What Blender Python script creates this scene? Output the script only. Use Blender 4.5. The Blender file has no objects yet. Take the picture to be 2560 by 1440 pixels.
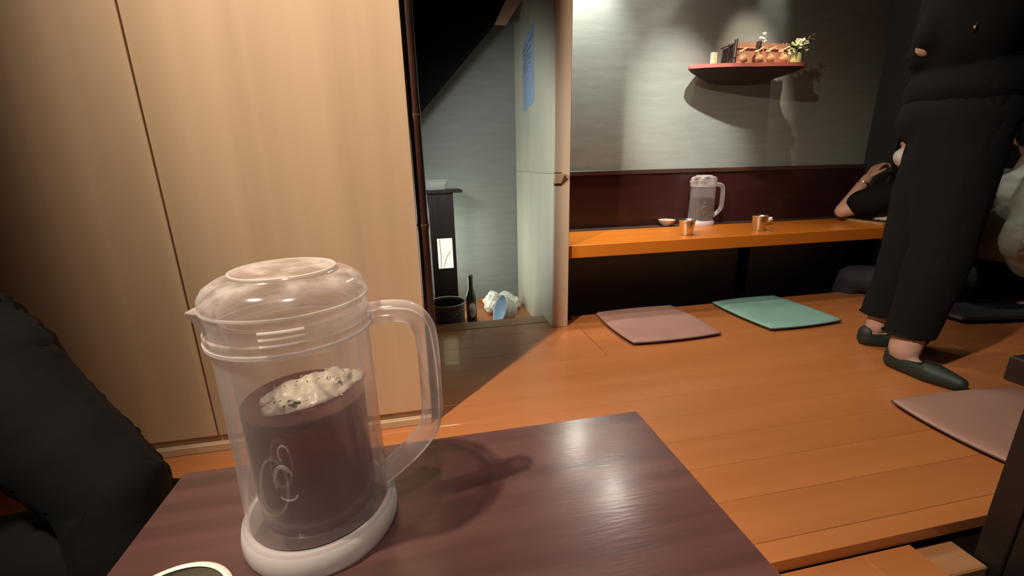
import bpy, bmesh, math, random
from mathutils import Vector, Matrix, Euler, noise
random.seed(7)
S = bpy.context.scene
COL = S.collection
PI = math.pi

# ------------------------------------------------------------------ camera
cam_d = bpy.data.cameras.new('camera'); cam = bpy.data.objects.new('camera', cam_d); COL.objects.link(cam)
S.camera = cam
CAM_H = 0.76
FPX, YAW, PITCH, ROLL = 1090.67, math.radians(11.3015), math.radians(16.0186), math.radians(-1.1766)
cam_d.sensor_fit = 'HORIZONTAL'; cam_d.sensor_width = 36.0; cam_d.lens = 36.0 * FPX / 2560.0
cam_d.clip_start = 0.02; cam_d.clip_end = 60
_f = Vector((math.sin(YAW) * math.cos(PITCH), math.cos(YAW) * math.cos(PITCH), -math.sin(PITCH)))
_r = Vector((math.cos(YAW), -math.sin(YAW), 0)); _u = _r.cross(_f)
_r2 = _r * math.cos(ROLL) + _u * math.sin(ROLL); _u2 = -_r * math.sin(ROLL) + _u * math.cos(ROLL)
M = Matrix((_r2, _u2, -_f)).transposed().to_4x4(); M.translation = (0, 0, CAM_H)
cam.matrix_world = M

# ------------------------------------------------------------------ world, exposure
W = bpy.data.worlds.new('world'); S.world = W; W.use_nodes = True
W.node_tree.nodes['Background'].inputs[0].default_value = (0.9, 0.85, 0.8, 1)
W.node_tree.nodes['Background'].inputs[1].default_value = 0.022
S.view_settings.view_transform = 'Standard'; S.view_settings.look = 'None'
S.view_settings.gamma = 1.0; S.view_settings.use_curve_mapping = False
S.view_settings.exposure = 0.0
S.cycles.transparent_max_bounces = 24; S.cycles.max_bounces = 8
S.cycles.caustics_reflective = False; S.cycles.caustics_refractive = False
S.cycles.sample_clamp_indirect = 4.0
S.cycles.use_denoising = True

# ------------------------------------------------------------------ lamps
def lamp(name, loc, target, power, color, size_deg, blend, radius):
    d = bpy.data.lights.new(name, 'SPOT'); d.energy = power; d.color = color
    d.spot_size = math.radians(size_deg); d.spot_blend = blend; d.shadow_soft_size = radius
    o = bpy.data.objects.new(name, d); COL.objects.link(o); o.location = loc
    o.rotation_euler = (Vector(target) - Vector(loc)).to_track_quat('-Z', 'Y').to_euler()
    return o
WARM = (1.0, 0.83, 0.64); NEUT = (1.0, 0.93, 0.82); COOL = (0.95, 1.0, 0.93)
lamp('table_spotlight', (-0.95, 0.17, 2.40), (0.78, 1.25, 0.18), 360, WARM, 73, 1.0, 0.035)
lamp('seat_downlight', (0.10, -0.40, 2.35), (-0.06, 0.45, 0.40), 95, WARM, 40, 1.0, 0.10)
lamp('wall_washer', (0.88, 2.25, 1.98), (0.80, 2.42, 1.2), 80, COOL, 74, 0.9, 0.025)
lamp('wall_washer', (1.16, 2.25, 2.35), (1.10, 2.42, 1.6), 40, NEUT, 60, 0.9, 0.025)
lamp('shelf_spotlight', (0.98, 1.42, 2.34), (1.50, 2.4, 0.92), 290, (1, .97, .9), 27, 1.0, 0.02)
lamp('shelf_spotlight', (1.62, 1.75, 2.35), (1.86, 2.30, 1.29), 150, WARM, 24, 0.9, 0.02)
lamp('shelf_washer', (1.98, 2.22, 2.25), (1.985, 2.40, 1.45), 26, NEUT, 20, 1.0, 0.03)
lamp('wall_washer', (1.72, 2.27, 1.88), (1.02, 2.41, 1.20), 15, NEUT, 19, 1.0, 0.02)
lamp('counter_downlight', (1.10, 1.92, 2.35), (1.40, 1.96, 0.3), 50, WARM, 58, 0.8, 0.04)
lamp('aisle_downlight', (1.25, 1.3, 2.40), (0.70, 1.65, 0.0), 20, WARM, 58, 0.95, 0.04)
lamp('side_downlight', (3.25, 1.40, 2.35), (3.08, 1.68, 0.4), 40, NEUT, 34, 0.9, 0.04)
lamp('alcove_spotlight', (-0.28, 1.42, 0.98), (0.57, 2.36, 0.66), 42, (0.93, 0.98, 0.93), 74, 0.7, 0.12)
def bulb(name, loc, power, color, radius):
    d = bpy.data.lights.new(name, 'POINT'); d.energy = power; d.color = color; d.shadow_soft_size = radius
    o = bpy.data.objects.new(name, d); COL.objects.link(o); o.location = loc; return o
bulb('wall_bulb', (0.85, 2.28, 1.75), 7.5, NEUT, 0.045)
bulb('wall_bulb', (1.12, 2.28, 2.17), 10.5, NEUT, 0.045)

# ------------------------------------------------------------------ mesh helpers
def mesh_obj(name, bm, mat, parent=None, loc=None, smooth=35):
    me = bpy.data.meshes.new(name)
    bmesh.ops.recalc_face_normals(bm, faces=bm.faces[:])
    bm.to_mesh(me); bm.free()
    if smooth:
        for p in me.polygons: p.use_smooth = True
        me.set_sharp_from_angle(angle=math.radians(smooth))
    o = bpy.data.objects.new(name, me); COL.objects.link(o)
    for m in (mat if isinstance(mat, (list, tuple)) else [mat]): me.materials.append(m)
    if parent: o.parent = parent
    if loc: o.location = loc
    return o
def tag(o, label=None, cat=None, group=None, kind=None):
    for k, v in (('label', label), ('category', cat), ('group', group), ('kind', kind)):
        if v: o[k] = v
    return o
def thing(name, label, cat, loc=(0, 0, 0), rotz=0, group=None):
    o = bpy.data.objects.new(name, None); COL.objects.link(o); o.empty_display_size = .05
    o.location = loc; o.rotation_euler = (0, 0, rotz)
    return tag(o, label, cat, group)
def copy_tree(o, parent=None):
    c = o.copy(); COL.objects.link(c)
    if parent: c.parent = parent
    for ch in list(o.children): copy_tree(ch, c)
    return c
def box(bm, x0, x1, y0, y1, z0, z1, bev=0.0, seg=1):
    g = bmesh.ops.create_cube(bm, size=1.0)
    bmesh.ops.scale(bm, vec=(x1 - x0, y1 - y0, z1 - z0), verts=g['verts'])
    bmesh.ops.translate(bm, vec=((x0 + x1) / 2, (y0 + y1) / 2, (z0 + z1) / 2), verts=g['verts'])
    if bev:
        es = list({e for v in g['verts'] for e in v.link_edges})
        bmesh.ops.bevel(bm, geom=es, offset=bev, segments=seg, affect='EDGES', profile=0.5)
def BX(*a, **k):
    bm = bmesh.new(); box(bm, *a, **k); return bm
def lathe(bm, prof, seg=48, sx=1, sy=1, cx=0, cy=0):
    rings = []
    for r, z in prof:
        if r < 1e-6: rings.append([bm.verts.new((cx, cy, z))])
        else: rings.append([bm.verts.new((cx + r * sx * math.cos(2 * PI * i / seg), cy + r * sy * math.sin(2 * PI * i / seg), z)) for i in range(seg)])
    for a, b in zip(rings, rings[1:]):
        for i in range(seg):
            j = (i + 1) % seg
            if len(a) == 1 and len(b) == 1: continue
            if len(a) == 1: bm.faces.new((a[0], b[j], b[i]))
            elif len(b) == 1: bm.faces.new((a[i], a[j], b[0]))
            else: bm.faces.new((a[i], a[j], b[j], b[i]))
def LT(prof, **k):
    bm = bmesh.new(); lathe(bm, prof, **k); return bm
def tube(bm, pts, rad, seg=10, sx=1.0, sy=1.0, caps=True):
    pts = [Vector(p) for p in pts]; n = len(pts)
    if not isinstance(rad, (list, tuple)): rad = [rad] * n
    up = Vector((0, 0, 1)); rings = []; prev = None
    for i, p in enumerate(pts):
        t = (pts[min(i + 1, n - 1)] - pts[max(i - 1, 0)]).normalized()
        if prev is None:
            a = up.cross(t)
            if a.length < .15: a = Vector((0, 1, 0)).cross(t)
            a.normalize()
        else: a = (prev - t * prev.dot(t)).normalized()
        prev = a; b = t.cross(a)
        rings.append([bm.verts.new(p + a * math.cos(2 * PI * k / seg) * rad[i] * sx + b * math.sin(2 * PI * k / seg) * rad[i] * sy) for k in range(seg)])
    for r0, r1 in zip(rings, rings[1:]):
        for k in range(seg):
            j = (k + 1) % seg; bm.faces.new((r0[k], r0[j], r1[j], r1[k]))
    if caps: bm.faces.new(rings[0][::-1]); bm.faces.new(rings[-1])
def TB(*a, **k):
    bm = bmesh.new(); tube(bm, *a, **k); return bm
def prism(bm, poly, z0, z1, bev=0):
    v0 = [bm.verts.new((x, y, z0)) for x, y in poly]; v1 = [bm.verts.new((x, y, z1)) for x, y in poly]
    n = len(poly); fs = [bm.faces.new(v0[::-1]), bm.faces.new(v1)]
    for i in range(n):
        j = (i + 1) % n; fs.append(bm.faces.new((v0[i], v0[j], v1[j], v1[i])))
    if bev:
        es = list({e for f in fs[:2] for e in f.edges})
        bmesh.ops.bevel(bm, geom=es, offset=bev, segments=2, affect='EDGES')
def quadmesh(bm, vs, faces):
    v = [bm.verts.new(p) for p in vs]
    for f in faces: bm.faces.new([v[i] for i in f])
def smooth_path(pts, n=6):
    P = [Vector(p) for p in pts]; out = []
    for i in range(len(P) - 1):
        p0, p1, p2, p3 = P[max(i - 1, 0)], P[i], P[i + 1], P[min(i + 2, len(P) - 1)]
        for k in range(n):
            t = k / n
            out.append(0.5 * ((2 * p1) + (-p0 + p2) * t + (2 * p0 - 5 * p1 + 4 * p2 - p3) * t * t + (-p0 + 3 * p1 - 3 * p2 + p3) * t ** 3))
    out.append(P[-1]); return out
def blob(name, elems, voxel, mat, parent=None, origin=(0, 0, 0), smooth_it=4, fold=None, clampz=None, post=None, fine=None):
    """one continuous surface grown from tapered limbs and ellipsoids"""
    if fine:                                   # hands: grown on a finer grid, then merged into the same mesh
        hd_ = blob('tmp_fine', fine, .0034, mat, smooth_it=2)
    bm = bmesh.new()
    for e in elems:
        if e[0] == 'c':
            p0, r0, p1, r1 = Vector(e[1]), e[2], Vector(e[3]), e[4]
            fl = e[5] if len(e) > 5 else 1.0
            d = (p1 - p0); L = d.length; d.normalize(); pts = []; rr = []
            for k in range(5):
                a = PI / 2 * (1 - k / 5.0) ; pts.append(p0 - d * r0 * math.sin(a)); rr.append(max(r0 * math.cos(a), r0 * .05))
            for k in range(9): pts.append(p0.lerp(p1, k / 8)); rr.append(r0 + (r1 - r0) * k / 8)
            for k in range(1, 6):
                a = PI / 2 * k / 5.0; pts.append(p1 + d * r1 * math.sin(a)); rr.append(max(r1 * math.cos(a), r1 * .05))
            tube(bm, pts, rr, seg=16, sx=fl)
        else:
            c, r, ro = Vector(e[1]), e[2], (e[3] if len(e) > 3 else (0, 0, 0))
            g = bmesh.ops.create_icosphere(bm, subdivisions=3, radius=1.0)
            Mx = Matrix.Translation(c) @ Euler(ro).to_matrix().to_4x4() @ Matrix.Diagonal((*r, 1))
            bmesh.ops.transform(bm, matrix=Mx, verts=g['verts'])
    me = bpy.data.meshes.new('tmp'); bmesh.ops.recalc_face_normals(bm, faces=bm.faces[:]); bm.to_mesh(me); bm.free()
    o = bpy.data.objects.new('tmp', me); COL.objects.link(o)
    m = o.modifiers.new('r', 'REMESH'); m.mode = 'VOXEL'; m.voxel_size = voxel
    if smooth_it:
        m = o.modifiers.new('s', 'SMOOTH'); m.factor = .5; m.iterations = smooth_it
    dg = bpy.context.evaluated_depsgraph_get()
    me2 = bpy.data.meshes.new_from_object(o.evaluated_get(dg)); bpy.data.objects.remove(o); bpy.data.meshes.remove(me)
    og = Vector(origin)
    if fine:
        bm = bmesh.new(); bm.from_mesh(me2); bm.from_mesh(hd_.data); bm.to_mesh(me2); bm.free()
        hm = hd_.data; bpy.data.objects.remove(hd_); bpy.data.meshes.remove(hm)
    for v in me2.vertices:
        c = v.co
        if fold: v.co = c = c + v.normal * fold(c)
        if clampz is not None and c.z < clampz: v.co.z = clampz
        if post: v.co = post(v.co)
        v.co = v.co - og
    for p in me2.polygons: p.use_smooth = True
    me2.materials.clear(); me2.materials.append(mat); me2.name = name
    r = bpy.data.objects.new(name, me2); COL.objects.link(r)
    if parent: r.parent = parent
    else: r.location = og
    return r
def folds(amp, sc=(9, 9, 3), seed=0.0):
    def f(c): return amp * (noise.noise(Vector((c.x * sc[0] + seed, c.y * sc[1], c.z * sc[2]))) + .5 * noise.noise(Vector((c.x * sc[0] * 2.1, c.y * sc[1] * 2.1 + seed, c.z * sc[2] * 2.6))))
    return f

# ------------------------------------------------------------------ materials
def mat(name, base, rough=.6, metal=0, spec=.5, coat=0, **k):
    m = bpy.data.materials.new(name); m.use_nodes = True; b = m.node_tree.nodes['Principled BSDF']
    b.inputs['Base Color'].default_value = (*base, 1); b.inputs['Roughness'].default_value = rough
    b.inputs['Metallic'].default_value = metal; b.inputs['Specular IOR Level'].default_value = spec
    b.inputs['Coat Weight'].default_value = coat
    for kk, v in k.items(): b.inputs[kk.replace('_', ' ')].default_value = v
    return m
def varied(m, c0, c1, scale=(1, 1, 1), detail=4, bump=0.0, bump_scale=1.0, use_random=0.0, nscale=1.0, rough_var=0.0, stops=None, distortion=0.0):
    """noise-driven colour between c0 and c1, optional bump and per-object variation"""
    nt = m.node_tree; N, L = nt.nodes, nt.links; b = N['Principled BSDF']
    tc = N.new('ShaderNodeTexCoord'); mp = N.new('ShaderNodeMapping'); mp.inputs['Scale'].default_value = scale
    L.new(tc.outputs['Object'], mp.inputs[0])
    nz = N.new('ShaderNodeTexNoise'); nz.inputs['Scale'].default_value = nscale; nz.inputs['Detail'].default_value = detail
    nz.inputs['Distortion'].default_value = distortion
    vec = mp.outputs[0]
    if use_random:
        oi = N.new('ShaderNodeObjectInfo'); mu = N.new('ShaderNodeMath'); mu.operation = 'MULTIPLY'; mu.inputs[1].default_value = 37
        L.new(oi.outputs['Random'], mu.inputs[0]); ad = N.new('ShaderNodeVectorMath'); ad.operation = 'ADD'
        L.new(mp.outputs[0], ad.inputs[0]); L.new(mu.outputs[0], ad.inputs[1]); vec = ad.outputs[0]
    L.new(vec, nz.inputs['Vector'])
    rp = N.new('ShaderNodeValToRGB'); rp.color_ramp.elements[0].position = .3; rp.color_ramp.elements[1].position = .7
    rp.color_ramp.elements[0].color = (*c0, 1); rp.color_ramp.elements[1].color = (*c1, 1)
    L.new(nz.outputs['Fac'], rp.inputs[0]); out = rp.outputs[0]
    if use_random:
        hs = N.new('ShaderNodeHueSaturation'); mr = N.new('ShaderNodeMapRange')
        mr.inputs[3].default_value = 1 - use_random; mr.inputs[4].default_value = 1 + use_random
        L.new(oi.outputs['Random'], mr.inputs[0]); L.new(mr.outputs[0], hs.inputs['Value']); L.new(out, hs.inputs['Color']); out = hs.outputs[0]
    L.new(out, b.inputs['Base Color'])
    if rough_var:
        mr2 = N.new('ShaderNodeMapRange'); r0 = b.inputs['Roughness'].default_value
        mr2.inputs[1].default_value = .3; mr2.inputs[2].default_value = .7; mr2.inputs[3].default_value = r0 - rough_var; mr2.inputs[4].default_value = r0 + rough_var
        L.new(nz.outputs['Fac'], mr2.inputs[0]); L.new(mr2.outputs[0], b.inputs['Roughness'])
    if bump:
        bp = N.new('ShaderNodeBump'); bp.inputs['Strength'].default_value = bump; bp.inputs['Distance'].default_value = .002
        n2 = N.new('ShaderNodeTexNoise'); n2.inputs['Scale'].default_value = bump_scale; n2.inputs['Detail'].default_value = 3
        L.new(vec, n2.inputs['Vector']); L.new(n2.outputs['Fac'], bp.inputs['Height']); L.new(bp.outputs[0], b.inputs['Normal']); L.new(bp.outputs[0], b.inputs['Coat Normal'])
    return m
M_panel = varied(mat('light_wood_panel', (.5, .34, .21), .55), (.465, .32, .20), (.575, .405, .262), scale=(9, 9, .25), nscale=1.2, detail=3, use_random=.03, bump=.05, bump_scale=6)
M_floor = varied(mat('orange_floorboard', (.45, .17, .06), .30, coat=.15), (.425, .152, .050), (.475, .178, .060), scale=(1.0, 14, 6), nscale=1.0, detail=4, use_random=.025, bump=.03, bump_scale=3, rough_var=.05)
M_noseboard = varied(mat('worn_edge_board', (.38, .2, .10), .35), (.30, .14, .06), (.42, .22, .11), scale=(2, 30, 8), nscale=1)
M_counter = varied(mat('orange_counter_wood', (.55, .2, .05), .33, coat=.1), (.57, .165, .016), (.67, .205, .022), scale=(1.2, 16, 6), nscale=1, bump=.02, bump_scale=3)
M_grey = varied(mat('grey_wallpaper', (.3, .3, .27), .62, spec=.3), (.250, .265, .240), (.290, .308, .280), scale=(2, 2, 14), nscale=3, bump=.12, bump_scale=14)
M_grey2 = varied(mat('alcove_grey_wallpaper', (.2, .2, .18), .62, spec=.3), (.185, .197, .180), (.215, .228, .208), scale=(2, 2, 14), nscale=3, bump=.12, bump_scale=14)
M_pale = varied(mat('pale_laminate', (.55, .52, .42), .5), (.50, .48, .39), (.58, .555, .455), scale=(6, 6, .4), nscale=1.5)
M_colwood = varied(mat('column_end_wood', (.42, .27, .17), .5), (.47, .35, .25), (.56, .42, .30), scale=(12, 12, .5), nscale=1.2)
M_wains = varied(mat('dark_red_lacquer_wood', (.07, .02, .017), .38, coat=.1), (.028, .007, .0065), (.040, .0105, .0095), scale=(1.5, 1.5, 14), nscale=1.2)
M_darktrim = varied(mat('dark_brown_trim', (.06, .03, .022), .4), (.045, .022, .016), (.075, .04, .03), scale=(2, 20, 20), nscale=1)
M_black = mat('void_shade_black', (.004, .004, .005), .8, spec=.1)  # shade of the pits, counter footwell and stair underside put into the colour
M_darkwall = mat('charcoal_wall', (.017, .016, .017), .7)
M_ceiling = mat('dark_ceiling', (.03, .03, .032), .8)
M_bamboo = varied(mat('smoked_bamboo', (.035, .014, .01), .33, coat=.2), (.022, .009, .007), (.06, .024, .015), scale=(12, 12, 3), nscale=2)
M_bnode = mat('bamboo_node', (.13, .07, .045), .5)
def table_mat():
    m = varied(mat('red_brown_table_lacquer', (.1, .04, .035), .24, spec=.4, coat=.42), (.056, .026, .025), (.102, .046, .044), scale=(2.2, 34, 8), nscale=1.1, detail=6)
    nt = m.node_tree; N, L = nt.nodes, nt.links; b = N['Principled BSDF']
    b.inputs['Coat Roughness'].default_value = .165
    tc = N.new('ShaderNodeTexCoord')
    n1 = N.new('ShaderNodeTexNoise'); n1.inputs['Scale'].default_value = 9; n1.inputs['Detail'].default_value = 6
    mp = N.new('ShaderNodeMapping'); mp.inputs['Scale'].default_value = (14, 150, 14); L.new(tc.outputs['Object'], mp.inputs[0])
    n2 = N.new('ShaderNodeTexNoise'); n2.inputs['Scale'].default_value = 2; n2.inputs['Detail'].default_value = 5; L.new(mp.outputs[0], n2.inputs['Vector'])
    L.new(tc.outputs['Object'], n1.inputs['Vector'])
    mr = N.new('ShaderNodeMapRange'); mr.inputs[1].default_value = .35; mr.inputs[2].default_value = .68; mr.inputs[3].default_value = .20; mr.inputs[4].default_value = .36
    L.new(n1.outputs['Fac'], mr.inputs[0]); L.new(mr.outputs[0], b.inputs['Roughness'])
    bp = N.new('ShaderNodeBump'); bp.inputs['Strength'].default_value = .16; bp.inputs['Distance'].default_value = .0006
    L.new(n2.outputs['Fac'], bp.inputs['Height']); L.new(bp.outputs[0], b.inputs['Normal']); L.new(bp.outputs[0], b.inputs['Coat Normal'])
    return m
M_table = table_mat()
M_tabledark = varied(mat('dark_table_side', (.007, .005, .005), .5), (.006, .004, .004), (.010, .006, .0055), scale=(3, 3, 30), nscale=1)
def clear_plastic(name, tint=(.93, .88, .93), haze=.08, hazecol=(.75, .68, .7), rough=.06, scuff=0):
    m = bpy.data.materials.new(name); m.use_nodes = True; nt = m.node_tree; N, L = nt.nodes, nt.links
    N.remove(N['Principled BSDF']); out = N['Material Output']
    tr = N.new('ShaderNodeBsdfTransparent'); tr.inputs[0].default_value = (*tint, 1)
    gl = N.new('ShaderNodeBsdfGlossy'); gl.inputs['Roughness'].default_value = rough; gl.inputs[0].default_value = (1, .97, .95, 1)
    df = N.new('ShaderNodeBsdfDiffuse'); df.inputs[0].default_value = (*hazecol, 1)
    tl = N.new('ShaderNodeBsdfTranslucent'); tl.inputs[0].default_value = (*hazecol, 1)
    mh = N.new('ShaderNodeMixShader'); mh.inputs[0].default_value = .5; L.new(df.outputs[0], mh.inputs[1]); L.new(tl.outputs[0], mh.inputs[2])
    lw = N.new('ShaderNodeLayerWeight'); lw.inputs[0].default_value = .18
    # haze grows a little towards grazing angles, as moulded plastic scratches do
    hz = N.new('ShaderNodeMapRange'); hz.inputs[3].default_value = haze; hz.inputs[4].default_value = min(1, haze * 8); L.new(lw.outputs['Facing'], hz.inputs[0])
    hzo = hz.outputs[0]
    if scuff:
        tc = N.new('ShaderNodeTexCoord'); nz = N.new('ShaderNodeTexNoise'); nz.inputs['Scale'].default_value = 38; nz.inputs['Detail'].default_value = 6
        L.new(tc.outputs['Object'], nz.inputs['Vector']); mr = N.new('ShaderNodeMapRange'); mr.inputs[1].default_value = .42; mr.inputs[2].default_value = .72; mr.inputs[3].default_value = 1 - scuff; mr.inputs[4].default_value = 1 + 2.2 * scuff
        L.new(nz.outputs['Fac'], mr.inputs[0]); mu = N.new('ShaderNodeMath'); mu.operation = 'MULTIPLY'; mu.use_clamp = True; L.new(hzo, mu.inputs[0]); L.new(mr.outputs[0], mu.inputs[1]); hzo = mu.outputs[0]
    m1 = N.new('ShaderNodeMixShader'); L.new(hzo, m1.inputs[0]); L.new(tr.outputs[0], m1.inputs[1]); L.new(mh.outputs[0], m1.inputs[2])
    pw = N.new('ShaderNodeMath'); pw.operation = 'POWER'; pw.inputs[1].default_value = 4; lw2 = N.new('ShaderNodeLayerWeight'); lw2.inputs[0].default_value = .5
    L.new(lw2.outputs['Facing'], pw.inputs[0]); fr = N.new('ShaderNodeMapRange'); fr.inputs[3].default_value = .035; fr.inputs[4].default_value = .6; L.new(pw.outputs[0], fr.inputs[0])
    m2 = N.new('ShaderNodeMixShader'); L.new(fr.outputs[0], m2.inputs[0]); L.new(m1.outputs[0], m2.inputs[1]); L.new(gl.outputs[0], m2.inputs[2])
    L.new(m2.outputs[0], out.inputs[0]); return m
M_jug = clear_plastic('clear_pitcher_plastic', (.994, .988, .992), .062, (.88, .80, .80))
M_jugfrost = clear_plastic('frosted_pitcher_plastic', (.985, .975, .98), .8, (.95, .91, .92), rough=.12)
M_jughandle = clear_plastic('handle_plastic', (.985, .975, .98), .22, (.86, .80, .81), rough=.12)
M_juglid = clear_plastic('scuffed_lid_plastic', (.985, .975, .98), .15, (.88, .80, .78), rough=.14, scuff=.55)
M_jugrib = clear_plastic('embossed_plastic', (.98, .97, .98), .5, (.95, .9, .88), rough=.1)
def tea_mat(name, dcol, tcol, fac):
    m = mat(name, dcol, .08, spec=.5); nt = m.node_tree; N, L = nt.nodes, nt.links
    tr = N.new('ShaderNodeBsdfTransparent'); tr.inputs[0].default_value = (*tcol, 1)
    mx = N.new('ShaderNodeMixShader'); mx.inputs[0].default_value = fac
    L.new(N['Principled BSDF'].outputs[0], mx.inputs[1]); L.new(tr.outputs[0], mx.inputs[2]); L.new(mx.outputs[0], N['Material Output'].inputs[0]); return m
M_tea = tea_mat('dark_red_tea', (.088, .014, .015), (.60, .12, .09), .45)
M_tea2 = tea_mat('pale_tea', (.05, .035, .02), (.75, .55, .35), .6)
M_teabag = varied(mat('wet_paper', (.55, .5, .42), .4), (.36, .31, .24), (.56, .51, .42), scale=(60, 60, 60), nscale=1)
M_speck = mat('tea_leaf', (.08, .045, .02), .7)
M_darkbag = mat('steeped_tea_bag', (.05, .04, .02), .5)
M_steel = mat('brushed_steel', (.72, .68, .62), .28, metal=1)
M_steel_in = mat('steel_inside', (.5, .48, .45), .35, metal=1)
M_white = mat('white_melamine', (.78, .76, .70), .35)
M_whitecool = varied(mat('white_plastic_film', (.8, .78, .70), .4, Transmission_Weight=0), (.70, .68, .60), (.82, .80, .72), scale=(14, 14, 14), nscale=1)
M_blue = mat('pale_blue_plastic', (.50, .66, .80), .4)
M_hole = mat('perforation_shadow', (.10, .16, .24), .8)
M_pot = varied(mat('dark_coated_pot', (.05, .05, .055), .42, metal=.35), (.075, .075, .08), (.12, .12, .125), scale=(8, 8, 20), nscale=1)
M_potin = mat('black_pot_inside', (.012, .012, .013), .4)
M_potrim = mat('grey_metal_rim', (.42, .40, .40), .35, metal=.8)
M_bottle = mat('brown_green_glass', (.022, .022, .006), .07, spec=.7, coat=.5)
M_label = mat('cream_bottle_label', (.62, .57, .44), .6)
M_cap = mat('bottle_cap', (.16, .14, .12), .35, metal=.6)
M_lant = varied(mat('dark_lantern_wood', (.022, .013, .014), .45), (.016, .010, .011), (.032, .02, .02), scale=(14, 14, 1), nscale=1)
def emit(name, col, st):
    m = bpy.data.materials.new(name); m.use_nodes = True; N, L = m.node_tree.nodes, m.node_tree.links
    e = N.new('ShaderNodeEmission'); e.inputs[0].default_value = (*col, 1); e.inputs[1].default_value = st
    L.new(e.outputs[0], N['Material Output'].inputs[0]); return m
M_glow = emit('lit_lantern_paper', (1.0, .90, .52), 1.7)
M_glowback = emit('lit_lantern_back', (.93, 1.0, .86), 9.5)
M_tub = clear_plastic('cloudy_tub_plastic', (.97, .98, .97), .5, (.85, .87, .85), rough=.2)
M_paper = mat('bluish_paper', (.58, .74, .95), .6)
M_ink = mat('grey_ink', (.13, .18, .30), .7)
M_peg = mat('tan_wood_peg', (.5, .34, .22), .5)
def vinyl(n, c, r=.42): return varied(mat(n, c, r, spec=.4), tuple(x * .93 for x in c), tuple(min(1, x * 1.07) for x in c), scale=(5, 5, 5), nscale=1.5, bump=.06, bump_scale=8)
M_mauve = vinyl('dusty_mauve_vinyl', (.36, .21, .175)); M_teal = vinyl('grey_teal_vinyl', (.235, .44, .41)); M_dkvinyl = vinyl('charcoal_vinyl', (.045, .047, .05), .35)
M_piping = mat('dark_cushion_edge', (.07, .045, .035), .6); M_pipeteal = mat('dark_teal_edge', (.03, .06, .045), .6)
M_shelf = varied(mat('red_brown_shelf', (.45, .13, .10), .4), (.36, .10, .085), (.52, .17, .12), scale=(6, 20, 6), nscale=1)
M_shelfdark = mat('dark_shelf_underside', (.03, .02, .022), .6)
M_reed = varied(mat('dry_reed', (.42, .22, .13), .7), (.30, .14, .08), (.52, .28, .17), scale=(160, 20, 6), nscale=1)
M_rail = mat('split_bamboo_rail', (.5, .27, .18), .5)
M_twig = mat('dark_twig', (.025, .014, .012), .6)
M_figure = varied(mat('pale_carved_wood', (.62, .38, .2), .55), (.55, .33, .17), (.68, .43, .24), scale=(20, 20, 60), nscale=1)
M_blockwood = mat('bare_wood_block', (.62, .5, .28), .6)
M_blossom = mat('white_blossom', (.82, .82, .62), .6); M_leaf = mat('yellow_green_leaf', (.34, .42, .12), .55); M_leafd = mat('dark_leaf', (.06, .11, .05), .5)
M_vase = mat('yellow_green_pot', (.55, .55, .20), .5)
M_ceramic = mat('pale_glazed_dish', (.62, .5, .45), .3); M_nuts = mat('tan_nuts', (.5, .33, .17), .6)
M_tray = varied(mat('pale_wood_tray', (.5, .3, .13), .55), (.42, .25, .10), (.55, .34, .15), scale=(4, 40, 4), nscale=1)
M_napkin = mat('white_paper_napkin', (.78, .76, .72), .6); M_food = mat('yellow_food', (.7, .5, .15), .5)
M_skin = mat('skin', (.62, .36, .27), .5, Subsurface_Weight=.0); M_skinpale = mat('ankle_skin', (.55, .36, .30), .55)
M_cloth = mat('black_cotton', (.0052, .0049, .0055), .85, spec=.2); M_trouser = mat('black_trousers', (.0065, .0062, .0072), .85, spec=.2)
M_shoe = varied(mat('dark_green_flats', (.012, .022, .018), .6), (.010, .019, .015), (.016, .03, .025), scale=(120, 120, 120), nscale=1)
M_hair = mat('black_hair', (.012, .010, .009), .45); M_mask = mat('white_face_mask', (.78, .77, .74), .7)
M_shirt = mat('pale_grey_shirt', (.50, .52, .44), .8); M_navy = mat('navy_trousers', (.02, .02, .03), .8)
M_silver = mat('silver_clip', (.8, .82, .85), .2, metal=1); M_eye = mat('dark_eye', (.01, .01, .01), .2); M_lip = mat('lip', (.45, .18, .15), .5)
M_sauce = mat('dark_sauce', (.03, .014, .008), .06, spec=.6); M_bowlw = mat('cream_rim_china', (.82, .79, .68), .22); M_bowlin = mat('grey_olive_glaze', (.13, .12, .09), .22)

# ================================================================== SETTING
def struct(name, bm, m, parent=None, **k):
    o = mesh_obj(name, bm, m, parent, **k)
    if parent is None: o['kind'] = 'structure'
    return o
YF, YP0, YALC, YB = 0.557, 1.95, 2.65, 2.40      # pit edge, alcove sill, alcove back, main back wall
# floor: base slabs with boards laid on them
bm = bmesh.new()
box(bm, -1.7, 4.0, YF + .004, 1.947, -.30, -.016)
box(bm, .695, 4.0, 1.947, 2.0, -.30, -.016)
box(bm, -1.7, -.34, -.7, YF + .004, -.30, -.016)
floor = struct('floor', bm, M_darktrim)
def board(x0, x1, y0, y1, z=0.0, m=M_floor, parent=floor, name='floorboard', th=.016):
    cx, cy = (x0 + x1) / 2, (y0 + y1) / 2
    o = mesh_obj(name, BX(x0 - cx, x1 - cx, y0 - cy, y1 - cy, -th, 0, bev=.0006), m, parent, loc=(cx, cy, z)); return o
rows = [.602 + .1139 * i for i in range(9)]
G = .0003
for i in range(8):
    j = [3.2, 1.9, 2.9, 2.3, 3.0, 2.1, 3.3, 2.6][i]
    for a, b in ((-1.7, j), (j, 4.0)): board(a + G, b - G, rows[i] + G, rows[i + 1] - G)
rows2 = [1.513, 1.622, 1.731, 1.84, 1.948]
for i in range(4): board(-1.7, .693 - G, rows2[i] + G, rows2[i + 1] - G)
rows3 = [1.513, 1.636, 1.759, 1.882, 2.003]
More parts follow.
